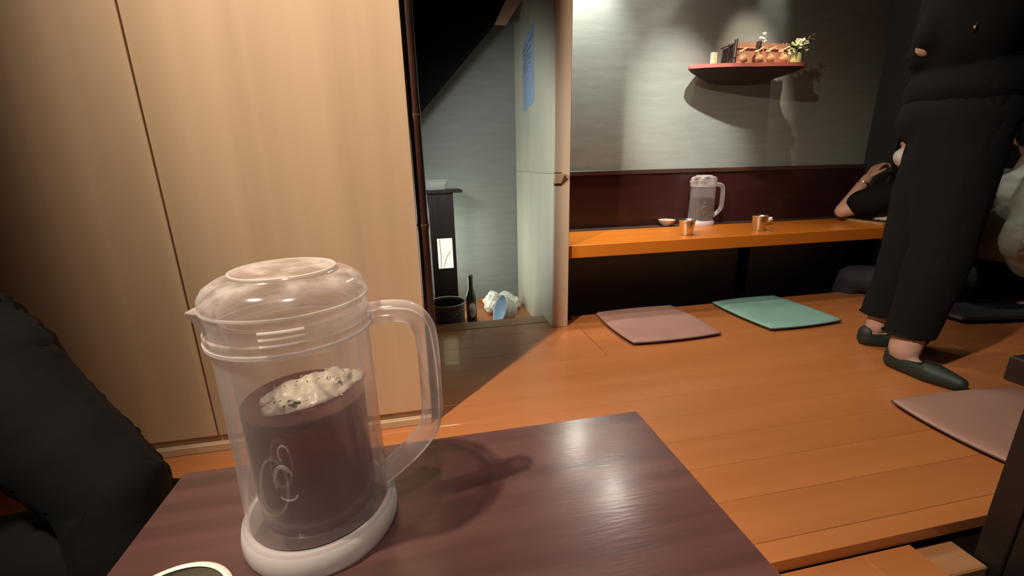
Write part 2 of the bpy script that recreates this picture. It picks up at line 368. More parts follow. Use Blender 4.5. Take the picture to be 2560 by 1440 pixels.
for i in range(4):
    j = [2.6, 3.2, 2.2, 2.9][i]
    for a, b in ((.695 + G, j), (j, 4.0)): board(a + G, b - G, rows3[i] + G, rows3[i + 1] - G)
board(-1.7, 4.0, YF, .6014, m=M_floor, name='edge_board', th=.03)
for k in range(11): board(-1.7, -.342, .4420 - .1139 * k + G, .5559 - .1139 * k - G)
# sunken board between the two table pits, pit walls and bottoms
st = struct('floor.001', BX(.345, .952, -.7, YF - .003, -.30, -.045), M_darktrim)
for k in range(5):
    w = (.952 - .345) / 5
    mesh_obj('floorboard', BX(.345 + w * k + G, .345 + w * (k + 1) - G, -.7, YF - .004, -.045, -.028, bev=.0009), M_floor, st)
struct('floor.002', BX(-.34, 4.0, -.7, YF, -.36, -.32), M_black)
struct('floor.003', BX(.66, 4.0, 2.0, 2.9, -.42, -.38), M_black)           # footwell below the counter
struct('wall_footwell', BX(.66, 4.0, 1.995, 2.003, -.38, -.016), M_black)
# alcove floor (a step down) and its sill
af = struct('floor.004', BX(-1.2, .571, 1.95, 2.70, -.20, -.106), M_darktrim)
for k in range(6):
    y0 = 2.05 + .1 * k
    mesh_obj('floorboard', BX(-1.2, .571, y0 + G, y0 + .1 - G, -.106, -.09, bev=.0009), M_floor, af)
struct('trim_1', BX(-1.2, .5705, 1.9505, 2.045, -.106, .002, bev=.002), M_noseboard)
struct('baseboard_back', BX(-1.2, .571, 2.634, 2.65, -.09, -.068, bev=.002), M_floor)
# walls
struct('wall_back', BX(.645, 4.0, YB, YB + .08, -.42, 2.45), M_grey)
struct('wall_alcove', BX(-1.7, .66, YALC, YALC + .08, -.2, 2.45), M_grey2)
struct('wall_right', BX(3.95, 4.05, -.7, 2.48, -.42, 2.45), M_darkwall)
struct('trim_2', BX(2.80, 2.97, 2.22, 2.41, -.40, 2.45, bev=.004), M_darkwall)
struct('ceiling', BX(-1.7, 4.05, -.7, 2.75, 2.45, 2.5), M_ceiling)
# wainscot behind the counter
wn = struct('wall_wainscot', BX(.645, 2.80, 2.385, 2.3995, .30, .682), M_wains)
struct('trim_3', BX(.645, 2.80, 2.378, 2.3995, .6825, .708, bev=.003), M_darktrim)
# left partition with two veneer panels
pw = struct('wall_left', BX(-1.7, -.02, 1.212, 1.26, .0, 2.45), M_panel)
for a, b in ((-1.7, -.604), (-.600, -.017)):
    mesh_obj('panel', BX(a - (a + b) / 2, b - (a + b) / 2, -.006, .006, -1.2, 1.2, bev=.0012), M_panel, pw, loc=((a + b) / 2, 1.2062, 1.2465))
struct('baseboard_left', BX(-1.7, -.018, 1.194, 1.2115, .0, .024, bev=.002), M_panel)
# partition on the right of the alcove: pale panels on its side, wood board on its end
pc = struct('wall_center', BX(.575, .640, 1.888, 2.65, -.106, 2.45), M_colwood)
for z0, z1 in ((-.09, .7095), (.711, 2.44)):
    mesh_obj('panel', BX(-.003, .002, -.38, .38, z0 - (z0 + z1) / 2, z1 - (z0 + z1) / 2, bev=.0008), M_pale, pc, loc=(.573, 2.268, (z0 + z1) / 2))
struct('trim_4', BX(.5705, .643, 1.872, 1.888, .0, 2.45, bev=.002), M_colwood)
# under-stair slope over the alcove, with the wooden stair board showing beside the partition
def slope(x): return 1.003 + (x - .0) * 1.043
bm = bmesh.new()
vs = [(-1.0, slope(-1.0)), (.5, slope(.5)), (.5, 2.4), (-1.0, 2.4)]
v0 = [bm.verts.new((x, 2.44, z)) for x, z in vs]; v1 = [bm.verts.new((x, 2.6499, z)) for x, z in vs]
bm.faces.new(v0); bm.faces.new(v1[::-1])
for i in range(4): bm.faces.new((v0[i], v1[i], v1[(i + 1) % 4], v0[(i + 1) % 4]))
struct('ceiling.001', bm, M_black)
bm = bmesh.new()
vs = [(.424, 1.428), (.484, 1.428), (.57, 1.545), (.57, 1.85), (.55, 1.66)]
v0 = [bm.verts.new((x, 2.415, z)) for x, z in vs]; v1 = [bm.verts.new((x, 2.437, z)) for x, z in vs]
bm.faces.new(v0); bm.faces.new(v1[::-1])
for i in range(5): bm.faces.new((v0[i], v1[i], v1[(i + 1) % 5], v0[(i + 1) % 5]))
struct('trim_5', bm, M_colwood)

# ================================================================== COUNTER
ct = thing('counter_bar', 'long glossy orange wooden counter along the grey back wall', 'counter', (.646, 1.9, 0))
mesh_obj('counter_top', BX(0, 2.15, 0, .385, .324, .386, bev=.003), M_counter, ct)
mesh_obj('rear_ledge', BX(0, 2.15, .386, .484, .34, .3855, bev=.002), M_darktrim, ct)
for x in (.004, 1.2): mesh_obj('support_panel', BX(x, x + .03, .30, .36, -.38, .324), M_black, ct)

# ================================================================== TABLES
def table(name, label, x0, y1, depth=.95, w=.607, top=None):
    t = thing(name, label, 'table', (x0, y1 - depth, -.32))
    mesh_obj('tabletop', BX(0, w, 0, depth, .672, .72, bev=.003), top or M_table, t)
    for x in (.02, w - .06):
        for y in (.03, depth - .075):
            mesh_obj('leg', BX(x, x + .04, y, y + .045, .0, .672, bev=.002), M_tabledark, t)
    mesh_obj('apron', BX(.062, w - .062, depth - .06, depth - .04, .60, .672), M_tabledark, t)
    mesh_obj('end_panel', BX(.022, .034, .08, depth - .078, .12, .672), M_tabledark, t)
    return t
table('low_table', 'red-brown lacquered low table under the clear tea pitcher', -.314, .530)
table('low_table', 'dark low table seen edge-on at right edge beside the pit', 1.041, .541, top=M_tabledark)

# block of pale wood beside the right table foot
b = mesh_obj('step_block', BX(-.05, .05, -.033, .033, -.2, -.036, bev=.003), M_noseboard, loc=(1.0075, .515, 0))
tag(b, 'small brown wooden step block low beside the dark table leg', 'step')

# ================================================================== PITCHER
def make_pitcher(label, loc, rotz, sc=1.0):
    t = thing('pitcher', label, 'pitcher', loc, rotz); t.scale = (sc, sc, sc)
    body = [(.069, .003), (.074, .006), (.0745, .012), (.0725, .024), (.0695, .029), (.068, .034), (.0665, .10), (.066, .238), (.0645, .238), (.065, .10), (.066, .036), (.0675, .03), (.0, .029)]
    mesh_obj('outer_shell', LT(body, seg=72), M_jug, t)
    fl = [(.066, .0), (.0735, .0), (.0755, .005), (.0755, .014), (.0735, .023), (.0700, .027), (.066, .027), (.066, .0)]
    mesh_obj('base_ring', LT(fl, seg=72), M_jugfrost, t)
    inner = [(.0, .024), (.050, .024), (.0535, .029), (.0545, .040), (.0555, .236), (.0568, .236), (.0568, .25)]
    mesh_obj('inner_vessel', LT(inner, seg=64), M_jug, t)
    lid = [(.0685, .216), (.0695, .218), (.0695, .226), (.0680, .2275), (.0680, .246), (.0690, .248), (.0680, .256), (.064, .2625), (.056, .2675), (.046, .2695), (.0435, .2715), (.042, .2735), (.036, .2725), (.0, .2715)]
    ld = mesh_obj('lid', LT(lid, seg=80), M_juglid, t)
    mesh_obj('lid_ring', LT([(.0680, .2155), (.0703, .216), (.0703, .219), (.0680, .2195)], seg=80), M_jugrib, ld)
    mesh_obj('lid_ring', LT([(.0670, .2462), (.0692, .2465), (.0692, .2482), (.0670, .2485)], seg=80), M_jugrib, ld)
    mesh_obj('lid_ring', LT([(.0425, .2722), (.0437, .2728), (.0437, .2742), (.0425, .2746), (.0413, .2738)], seg=64), M_jugrib, ld)
    bm = bmesh.new()                                                        # clip at the lid front
    for z in (.2275, .233, .2385):
        pts = [(.0705 * math.cos(a), .0705 * math.sin(a), z) for a in [math.radians(-100 + 3 * k) for k in range(10)]]
        tube(bm, pts, .0011, seg=6)
    mesh_obj('lid_clip', bm, M_jugrib, ld)
    # spout
    bm = bmesh.new(); sp = []
    for k in range(7):
        s = k / 6; x = -.064 - .017 * s; hw = .024 * (1 - s) ** .9 + .002; zt = .246 - .004 * s; zb = .208 + .030 * s ** .8
        sp.append([bm.verts.new((x, -hw, zt)), bm.verts.new((x - .001, 0, zb)), bm.verts.new((x, hw, zt))])
    for a, b_ in zip(sp, sp[1:]):
        bm.faces.new((a[0], a[1], b_[1], b_[0])); bm.faces.new((a[1], a[2], b_[2], b_[1])); bm.faces.new((a[2], a[0], b_[0], b_[2]))
    bm.faces.new(sp[-1])
    mesh_obj('spout', bm, M_juglid, t)
    # handle: flat bar bent in a D
    path = smooth_path([(.064, 0, .222), (.085, 0, .223), (.105, 0, .219), (.117, 0, .205), (.121, 0, .18), (.121, 0, .125), (.119, 0, .098), (.109, 0, .078), (.088, 0, .058), (.066, 0, .042)], 5)
    mesh_obj('handle', TB(path, .0100, seg=16, sx=1.15, sy=1.12), M_jughandle, t)
    bm = bmesh.new()                                                        # bright moulded seam on the handle
    tube(bm, [p + Vector((.0, -.0118, 0)) + (p - Vector((.07, 0, .13))).normalized() * .006 for p in path], .0009, seg=6)
    mesh_obj('handle_seam', bm, M_jugrib, t)
    bm = bmesh.new()                                                        # embossed emblem on the vessel
    def ring(cang, cz, ra, rz, a0, a1, r=.0566):
        pts = []
        for k in range(25):
            a = a0 + (a1 - a0) * k / 24; th = math.radians(cang) + ra * math.cos(a) / r; pts.append((r * math.cos(th), r * math.sin(th), cz + rz * math.sin(a)))
        tube(bm, pts, .0008, seg=6)
    ring(-108, .094, .0085, .0165, math.radians(20), math.radians(205)); ring(-108, .094, .0068, .0145, math.radians(40), math.radians(165))
    ring(-106, .080, .0075, .0060, math.radians(200), math.radians(350)); ring(-104, .122, .0045, .0085, math.radians(10), math.radians(230))
    mesh_obj('embossed_mark', bm, M_jugrib, t)
    return t
jug = make_pitcher('large clear plastic pitcher of red-brown tea in the foreground', (-.125, .412, .4001), math.radians(6))
def tea(jugo, top, m, z0=.0255):
    return mesh_obj('tea', LT([(.0, z0), (.049, z0), (.0525, z0 + .004), (.0536, z0 + .014), (.0546, top), (.0, top)], seg=64), m, jugo)
tea(jug, .148, M_tea)
def crumple(amp, sc, seed):
    return lambda c: amp * (abs(noise.noise(c * sc + Vector((seed, 0, 0)))) * 2 - .6) + amp * .5 * noise.noise(c * sc * 2.7)
tb = blob('tea_bag', [('e', (.004, .004, .148), (.043, .034, .010), (0, 0, .3)), ('e', (-.012, -.020, .140), (.026, .016, .016), (0, .3, 0)), ('e', (.020, .010, .154), (.024, .020, .009), (0, 0, .5)), ('e', (.040, .016, .149), (.016, .012, .005), (0, 0, .3))], .0016, M_teabag, jug, smooth_it=3, fold=crumple(.005, 42, 3))
bm = bmesh.new()
for k in range(6):
    a = random.uniform(0, 6.28); r = random.uniform(.004, .030); g = bmesh.ops.create_icosphere(bm, subdivisions=1, radius=.0008)
    bmesh.ops.translate(bm, vec=(r * math.cos(a) - .002, r * .7 * math.sin(a), .1605), verts=g['verts'])
sp = mesh_obj('tea_leaves', bm, M_speck, tb); sp['kind'] = 'stuff'
jug2 = copy_tree(jug); jug2.location = (1.605, 2.315, .3862); jug2.rotation_euler = (0, 0, math.radians(-4)); jug2.scale = (1.03,) * 3
tag(jug2, 'clear plastic pitcher standing on the counter below the grey wall', 'pitcher')
for ch in list(jug2.children):
    if ch.name.startswith('tea'):
        for g_ in list(ch.children): bpy.data.objects.remove(g_)
        bpy.data.objects.remove(ch)
tea(jug2, .150, M_tea2)
blob('tea_bag', [('e', (0, 0, .09), (.022, .018, .055)), ('e', (-.004, 0, .146), (.026, .02, .006))], .002, M_darkbag, jug2, fold=crumple(.004, 60, 5))

# ================================================================== SAUCE BOWL
sb = thing('sauce_bowl', 'small cream-rimmed bowl of dark sauce at the bottom edge', 'bowl', (-.2125, .291, .4001)); sb.scale = (.94,) * 3
mesh_obj('bowl', LT([(.0, .003), (.022, .0), (.024, .002), (.034, .014), (.0465, .034), (.0505, .045), (.0480, .0465), (.0455, .045)], seg=56), M_bowlw, sb)
mesh_obj('glazed_inside', LT([(.0463, .0448), (.0435, .034), (.031, .015), (.018, .0065), (.0, .006)], seg=56), M_bowlin, sb)
mesh_obj('sauce', LT([(.0, .022), (.0355, .022), (.0362, .0212)], seg=48), M_sauce, sb)

# ================================================================== BAMBOO POST
bp_ = thing('bamboo_post', 'dark smoked bamboo pole standing at the light panel edge', 'post', (-.0005, 1.228, 0))
nodes_z = [.003, .297, .601, .883, 1.18, 1.47, 1.75, 2.03, 2.30]
prof = [(.0, .0)]
for i, (a, b) in enumerate(zip(nodes_z, nodes_z[1:] + [2.45])):
    R0 = .0145
    prof += [(R0 * 1.07, a + .002), (R0 * .99, a + .02), (R0, (a + b) / 2), (R0 * .99, b - .02), (R0 * 1.09, b - .004)]
    if i < len(nodes_z) - 1: prof += [(R0 * .97, b)]
prof += [(.0, 2.449)]
mesh_obj('culm', LT(prof, seg=24), M_bamboo, bp_)
for z in nodes_z[1:5]: mesh_obj('node_ring', LT([(.0142, z - .0035), (.0165, z - .002), (.0165, z + .0012), (.0142, z + .002)], seg=24), M_bnode, bp_)

# ================================================================== PARTITION FITTINGS
pn = thing('paper_notice', 'bluish paper notice taped on the pale partition side', 'notice', (.5695, 2.33, 1.2))
bm = bmesh.new()
def pv(y, z): return (-.0012 - .004 * math.sin((y - 2.19) * 12) ** 2, y - 2.33, z - 1.2)
ys = [2.205 + .24 * k / 8 for k in range(9)]
top = lambda y: 1.385 - (y - 2.205) * .21; bot = lambda y: 1.040 - (y - 2.205) * .10
r0 = [bm.verts.new(pv(y, bot(y))) for y in ys]; r1 = [bm.verts.new(pv(y, top(y))) for y in ys]
for i in range(8): bm.faces.new((r0[i], r0[i + 1], r1[i + 1], r1[i]))
geo = bmesh.ops.solidify(bm, geom=bm.faces[:], thickness=.0006)
mesh_obj('sheet', bm, M_paper, pn)
bm = bmesh.new()
for li, (zz, a, b_, h) in enumerate([(.045, .02, .21, .010), (.075, .05, .21, .008), (.100, .05, .20, .006), (.118, .05, .20, .006), (.140, .06, .19, .006), (.158, .07, .18, .005), (.200, .06, .20, .004), (.235, .08, .17, .003)]):
    y = 2.205 + a
    while y < 2.205 + b_:
        w = random.uniform(.006, .02); z = top(y) - zz
        if random.random() > .18:
            vs = [(pv(y, z)), (pv(y + w, z)), (pv(y + w, z - h)), (pv(y, z - h))]
            quadmesh(bm, [(x - .0012, yy, z_) for x, yy, z_ in vs], [(0, 1, 2, 3)])
        y += w + .004
o = mesh_obj('text_lines', bm, M_ink, pn, smooth=0); o['kind'] = 'stuff'
pg = thing('wall_peg', 'small tan wooden peg on the partition end at table height', 'hook', (.590, 1.872, .69))
bm = bmesh.new()
quadmesh(bm, [(-.022, 0, .022), (.022, 0, .022), (.022, -.024, .020), (-.022, -.024, .020), (-.018, 0, -.022), (.008, 0, -.022), (.008, -.010, -.020), (-.018, -.010, -.020)], [(0, 1, 2, 3), (4, 7, 6, 5), (0, 4, 5, 1), (1, 5, 6, 2), (2, 6, 7, 3), (3, 7, 4, 0)])
mesh_obj('peg', bm, M_peg, pg, smooth=0)
mesh_obj('base_plate', BX(-.020, .012, -.003, .0, -.03, .026), M_darktrim, pg)

# ================================================================== ALCOVE THINGS
AZ = -.0899
ln = thing('floor_lantern', 'dark wooden post lantern with lit paper window in the alcove', 'lamp', (.098, 2.42, AZ), math.radians(1.5))
H = .705; hw = .065
for sx in (-1, 1):
    for sy in (-1, 1): mesh_obj('corner_post', BX(sx * hw - (.018 if sx > 0 else 0), sx * hw + (0 if sx > 0 else .018), sy * hw - (.018 if sy > 0 else 0), sy * hw + (0 if sy > 0 else .018), 0, H, bev=.0015), M_lant, ln)
w0, w1 = .300, .465
for nm, z0, z1 in (('lower_panel', .005, w0), ('upper_panel', w1, H - .002)):
    mesh_obj(nm, BX(-hw + .004, hw - .004, -hw + .003, -hw + .010, z0, z1), M_lant, ln)                   # front
mesh_obj('window_frame', BX(-hw + .018, -hw + .032, -hw + .003, -hw + .010, w0, w1), M_lant, ln)
pp = mesh_obj('paper_window', BX(-hw + .0325, hw - .0185, -hw + .008, -hw + .010, w0, w1), M_glow, ln)
mesh_obj('twig', TB([(-.020, -hw + .005, .302), (-.018, -hw + .005, .38), (-.020, -hw + .005, .462)], .0018, seg=6), M_twig, ln)
mesh_obj('twig', TB([(-.006, -hw + .005, .302), (.014, -hw + .005, .365), (.036, -hw + .005, .392)], .0018, seg=6), M_twig, ln)
mesh_obj('back_diffuser', BX(-hw + .0185, hw - .0185, hw - .012, hw - .008, .14, .62), M_glowback, ln)
for sx in (-1, 1): mesh_obj('side_diffuser', BX(sx * (hw - .007) - .002, sx * (hw - .007) + .002, -hw + .0185, hw - .0185, .12, .62), M_glowback, ln)
mesh_obj('top_plate', BX(-.122, .114, -.085, .085, H, H + .014, bev=.003), M_lant, ln)
tubx = thing('plastic_tub', 'cloudy plastic food tub on top of the lantern', 'container', (.077, 2.41, AZ + H + .0142), math.radians(5))
def rect(bm, rings):
    vs = []
    for hx, hy, z in rings:
        ring = []
        for k in range(32):
            a = 2 * PI * k / 32; c, s_ = math.cos(a), math.sin(a); e = .35
            ring.append(bm.verts.new((hx * math.copysign(abs(c) ** e, c), hy * math.copysign(abs(s_) ** e, s_), z)))
        vs.append(ring)
    for a, b_ in zip(vs, vs[1:]):
        for k in range(32): bm.faces.new((a[k], a[(k + 1) % 32], b_[(k + 1) % 32], b_[k]))
    bm.faces.new(vs[0][::-1]); return vs
bm = bmesh.new(); rect(bm, [(.050, .040, 0), (.054, .044, .003), (.066, .054, .048)]); mesh_obj('tub', bm, M_tub, tubx)
bm = bmesh.new(); rect(bm, [(.066, .054, .046), (.074, .062, .047), (.075, .063, .051), (.067, .055, .0525)]); bmesh.ops.delete(bm, geom=[f for f in bm.faces if len(f.verts) > 4], context='FACES'); mesh_obj('rim', bm, M_tub, tubx)
pt = thing('cooking_pot', 'dark grey metal pot with pale rim on the alcove floor', 'pot', (.090, 2.150, AZ))
mesh_obj('pot_body', LT([(.0, .0), (.075, .0), (.083, .006), (.0865, .02), (.088, .165), (.090, .172), (.0865, .172), (.0855, .165), (.083, .02), (.0, .012)], seg=56), [M_pot], pt)
mesh_obj('pot_inside', LT([(.0862, .168), (.0848, .16), (.0822, .022), (.0, .014)], seg=56), M_potin, pt)
mesh_obj('pot_rim', LT([(.0858, .170), (.0885, .169), (.0945, .171), (.0950, .174), (.0900, .1765), (.0862, .175)], seg=56), M_potrim, pt)
for k, (a, z) in enumerate(((-72, .118), (-62, .128), (-50, .14), (-75, .08), (-80, .06))):
    bm = bmesh.new(); g = bmesh.ops.create_uvsphere(bm, u_segments=10, v_segments=6, radius=1); bmesh.ops.scale(bm, vec=(.0045, .0008, .0045 + .004 * (k > 2)), verts=g['verts'])
    o = mesh_obj('stain', bm, M_potrim, pt, loc=(.0876 * math.cos(math.radians(a)), .0876 * math.sin(math.radians(a)), z)); o.rotation_euler = (0, 0, math.radians(a + 90))
mesh_obj('lug_handle', TB(smooth_path([(-.080, .035, .150), (-.100, .05, .16), (-.108, .062, .185), (-.112, .072, .22)], 4), .004, seg=8), M_steel, pt)
bt = thing('beer_bottle', 'brown-green glass bottle with cream label in the alcove', 'bottle', (.229, 2.300, AZ))
mesh_obj('glass', LT([(.0, .002), (.026, .0), (.0285, .004), (.029, .010), (.029, .128), (.027, .148), (.020, .170), (.0142, .188), (.0128, .205), (.0120, .246), (.0132, .248), (.0132, .256), (.0118, .258), (.0118, .264), (.0, .264)], seg=40), M_bottle, bt)
bm = bmesh.new()
for r in (.02935,):
    A = [math.radians(-128 + 86 * k / 14) for k in range(15)]
    lo, hi = [], []
    for k, a in enumerate(A):
        e = math.sqrt(max(0, 1 - ((k - 7) / 7.6) ** 2)); lo.append(bm.verts.new((r * math.cos(a), r * math.sin(a), .075 - .042 * e))); hi.append(bm.verts.new((r * math.cos(a), r * math.sin(a), .075 + .042 * e)))
    for k in range(14): bm.faces.new((lo[k], lo[k + 1], hi[k + 1], hi[k]))
mesh_obj('paper_label', bm, M_label, bt)
mesh_obj('cap', LT([(.0136, .256), (.0142, .258), (.0136, .268), (.010, .2705), (.0, .271)], seg=24), M_cap, bt)
# tilted colander bowl, white outside, pale blue basket inside
bw = thing('colander_bowl', 'white bowl with pale blue perforated liner tipped on its side', 'bowl', (.402, 2.240, AZ))
Rb = Matrix.Translation((-.022, -.006, .079)) @ Vector((-.93, -.16, .34)).to_track_quat('Z', 'Y').to_matrix().to_4x4()
def tilted(bm): bmesh.ops.transform(bm, matrix=Rb, verts=bm.verts[:]); return bm
mesh_obj('bowl', tilted(LT([(.0, -.085), (.036, -.085), (.040, -.078), (.058, -.060), (.073, -.028), (.080, .0), (.084, .003), (.0815, .006), (.077, .002)], seg=48)), M_white, bw)
lin = mesh_obj('perforated_liner', tilted(LT([(.0775, .0035), (.0750, -.004), (.071, -.020), (.060, -.044), (.040, -.058), (.0, -.061)], seg=48)), M_blue, bw)
bm = bmesh.new()
for ri, (r, z) in enumerate(((.0735, -.008), (.0715, -.0155), (.0675, -.026), (.0625, -.037))):
    for k in range(40):
        a = 2 * PI * (k + .5 * (ri % 2)) / 40; g = bmesh.ops.create_icosphere(bm, subdivisions=1, radius=.0014)
        bmesh.ops.translate(bm, vec=(r * math.cos(a), r * math.sin(a), z), verts=g['verts'])
o = mesh_obj('holes', tilted(bm), M_hole, lin); o['kind'] = 'stuff'
bag = blob('plastic_bag', [('e', (.370, 2.44, -.03), (.055, .05, .058)), ('e', (.450, 2.46, -.035), (.065, .05, .055)), ('e', (.36, 2.40, -.05), (.045, .05, .042)), ('e', (.50, 2.45, -.05), (.04, .04, .045))], .005, M_whitecool, None, origin=(.41, 2.44, AZ), smooth_it=2, fold=crumple(.010, 24, 8), clampz=AZ)
tag(bag, 'crumpled white plastic bag behind the tipped bowl in the alcove', 'bag')
nk = blob('paper_scrap', [('e', (.205, 2.19, -.085), (.026, .045, .006), (0, 0, .3))], .002, M_label, None, origin=(.205, 2.19, AZ), fold=crumple(.003, 50, 2), clampz=AZ)
tag(nk, 'cream paper scrap on the floor between pot and bottle', 'paper')

# ================================================================== COUNTER THINGS
def cup(label, x, y):
    t = thing('steel_cup', label, 'cup', (x, y, .3862), group='steel cups on the counter')
    mesh_obj('cup_body', LT([(.0, .001), (.0295, .0), (.031, .003), (.039, .068), (.040, .074), (.0412, .0765), (.0405, .078), (.0392, .0768)], seg=44), M_steel, t)
    mesh_obj('cup_inside', LT([(.0394, .0766), (.0378, .068), (.0295, .006), (.0, .004)], seg=44), M_steel_in, t)
    return t
cup('shiny steel cup in front of the counter pitcher', 1.318, 2.005)
cup('shiny steel cup on the counter beside the crumpled white towel', 1.757, 2.020)
ds = thing('snack_dish', 'small pale dish of snacks left of the counter pitcher', 'dish', (1.400, 2.335, .3862))
mesh_obj('dish', LT([(.0, .002), (.022, .0), (.025, .003), (.040, .018), (.0485, .034), (.0468, .035), (.038, .021), (.020, .008), (.0, .007)], seg=44), M_ceramic, ds)
bm = bmesh.new()
for k in range(26):
    a = random.uniform(0, 6.28); r = .036 * math.sqrt(random.random()); g = bmesh.ops.create_icosphere(bm, subdivisions=1, radius=.007)
    bmesh.ops.scale(bm, vec=(1, .7, .6), verts=g['verts']); bmesh.ops.rotate(bm, matrix=Matrix.Rotation(a * 3, 3, 'Z'), verts=g['verts']); bmesh.ops.translate(bm, vec=(r * math.cos(a), r * math.sin(a), .026 + random.uniform(0, .008)), verts=g['verts'])
o = mesh_obj('snacks', bm, M_nuts, ds); o['kind'] = 'stuff'
tw = blob('hand_towel', [('c', (1.87, 2.17, .400), .012, (1.945, 2.18, .412), .015), ('e', (1.962, 2.18, .418), (.014, .02, .014)), ('e', (1.90, 2.17, .395), (.03, .02, .008))], .003, M_napkin, None, origin=(1.91, 2.17, .3862), fold=crumple(.005, 55, 1), clampz=.3862)
tag(tw, 'crumpled white wet towel behind the right steel cup', 'towel')
tr = thing('wooden_tray', 'pale wooden tray under the seated diner elbow', 'tray', (2.625, 2.052, .3862), math.radians(-4))
mesh_obj('tray_base', BX(-.15, .15, -.122, .122, 0, .008, bev=.002), M_tray, tr)
for a in ((-.15, .15, -.122, -.114), (-.15, .15, .114, .122), (-.15, -.142, -.1135, .1135), (.142, .15, -.1135, .1135)): mesh_obj('rim_strip', BX(*a, .0082, .016, bev=.001), M_tray, tr)
fp = blob('food_wrapper', [('e', (2.585, 2.025, .408), (.055, .055, .012), (0, .1, 0)), ('e', (2.63, 2.06, .423), (.035, .035, .024))], .003, M_napkin, None, origin=(2.6, 2.04, .3945), fold=crumple(.006, 35, 4), clampz=.3948)
tag(fp, 'crumpled white food paper lying on the wooden tray', 'paper')
fd = blob('fried_bite', [('e', (2.640, 1.99, .407), (.02, .016, .012)), ('e', (2.665, 2.0, .410), (.018, .015, .015))], .002, M_food, None, origin=(2.65, 1.995, .3945), fold=crumple(.003, 60, 6), clampz=.3948)
tag(fd, 'yellow fried bite on the tray beside the white paper', 'food')

# ================================================================== SHELF AND ORNAMENTS
SZ = 1.235
sh = thing('wall_shelf', 'half-round red-brown shelf with wavy front on the grey wall', 'shelf', (1.47, 2.399, SZ))
fr = smooth_path([(.10, -.004, 0), (.03, -.045, 0), (-.035, -.098, 0), (.005, -.135, 0), (.10, -.170, 0), (.20, -.196, 0), (.29, -.206, 0), (.37, -.222, 0), (.46, -.236, 0), (.545, -.238, 0), (.592, -.20, 0), (.585, -.11, 0), (.56, -.004, 0)], 6)
poly = [(p.x, p.y) for p in fr] + [(.56, 0), (.10, 0)]
bm = bmesh.new(); prism(bm, poly, -.018, .0, bev=.002); mesh_obj('shelf_board', bm, M_shelf, sh)
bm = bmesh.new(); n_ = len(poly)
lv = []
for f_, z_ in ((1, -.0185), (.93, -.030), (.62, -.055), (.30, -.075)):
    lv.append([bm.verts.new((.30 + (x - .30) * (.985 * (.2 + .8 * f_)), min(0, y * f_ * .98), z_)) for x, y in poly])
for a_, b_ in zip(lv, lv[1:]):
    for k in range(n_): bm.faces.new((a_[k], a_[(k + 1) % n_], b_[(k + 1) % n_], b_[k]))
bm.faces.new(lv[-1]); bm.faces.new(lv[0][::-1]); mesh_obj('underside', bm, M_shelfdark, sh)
TZ = SZ + .0003
fn = thing('miniature_fence', 'miniature reed fence with split rails on the wall shelf', 'ornament', (1.88, 2.305, TZ))
bm = bmesh.new()
for k in range(78):
    x = -.165 + .325 * k / 77; h = .118 + random.uniform(-.006, .008); w = .0019
    box(bm, x - w, x + w, -.003 + random.uniform(-.0015, .0015), .003, 0, h)
o = mesh_obj('reed_screen', bm, M_reed, fn, smooth=0); o['kind'] = 'stuff'
for z in (.092, .020): mesh_obj('rail', TB([(-.166, -.006, z), (.16, -.006, z - .002)], .0032, seg=8), M_rail, fn)
for x in (-.168, -.005): mesh_obj('fence_post', TB([(x, -.006, 0), (x, -.006, .105 if x > -.1 else .135)], .0035, seg=8), M_rail if x > -.1 else M_twig, fn)
gt = thing('miniature_gate', 'tiny dark brushwood gate left of the reed fence', 'ornament', (1.665, 2.29, TZ))
for x, h in ((-.045, .085), (-.012, .105), (.022, .128)): mesh_obj('gate_post', TB([(x, 0, 0), (x + .006, 0, h)], .0038, seg=8), M_twig, gt)
bm = bmesh.new()
for k in range(15): box(bm, -.040 + .0042 * k, -.0366 + .0042 * k, .003, .006, 0, .075 + .0022 * k)
o = mesh_obj('brushwood', bm, M_twig, gt, smooth=0); o['kind'] = 'stuff'
mesh_obj('roof_pole', TB([(-.055, 0, .082), (.03, 0, .112)], .003, seg=8), M_twig, gt)
bk = mesh_obj('wood_block', BX(-.015, .015, -.009, .009, 0, .056, bev=.001), M_blockwood, loc=(1.555, 2.262, TZ)); bk.rotation_euler = (0, 0, .25)
tag(bk, 'upright pale wooden block at the shelf left end', 'ornament')
ml = thing('miniature_cart', 'tiny dark wooden plough-like ornament beside the first rabbit', 'ornament', (1.645, 2.232, TZ))
mesh_obj('beam', TB([(-.02, 0, .006), (.03, 0, .045)], .0035, seg=8), M_twig, ml)
mesh_obj('foot', TB([(-.022, -.008, .004), (.02, .006, .004)], .0038, seg=8), M_twig, ml)
mesh_obj('prop', TB([(.014, 0, .005), (.013, 0, .033)], .003, seg=8), M_twig, ml)
rab = None
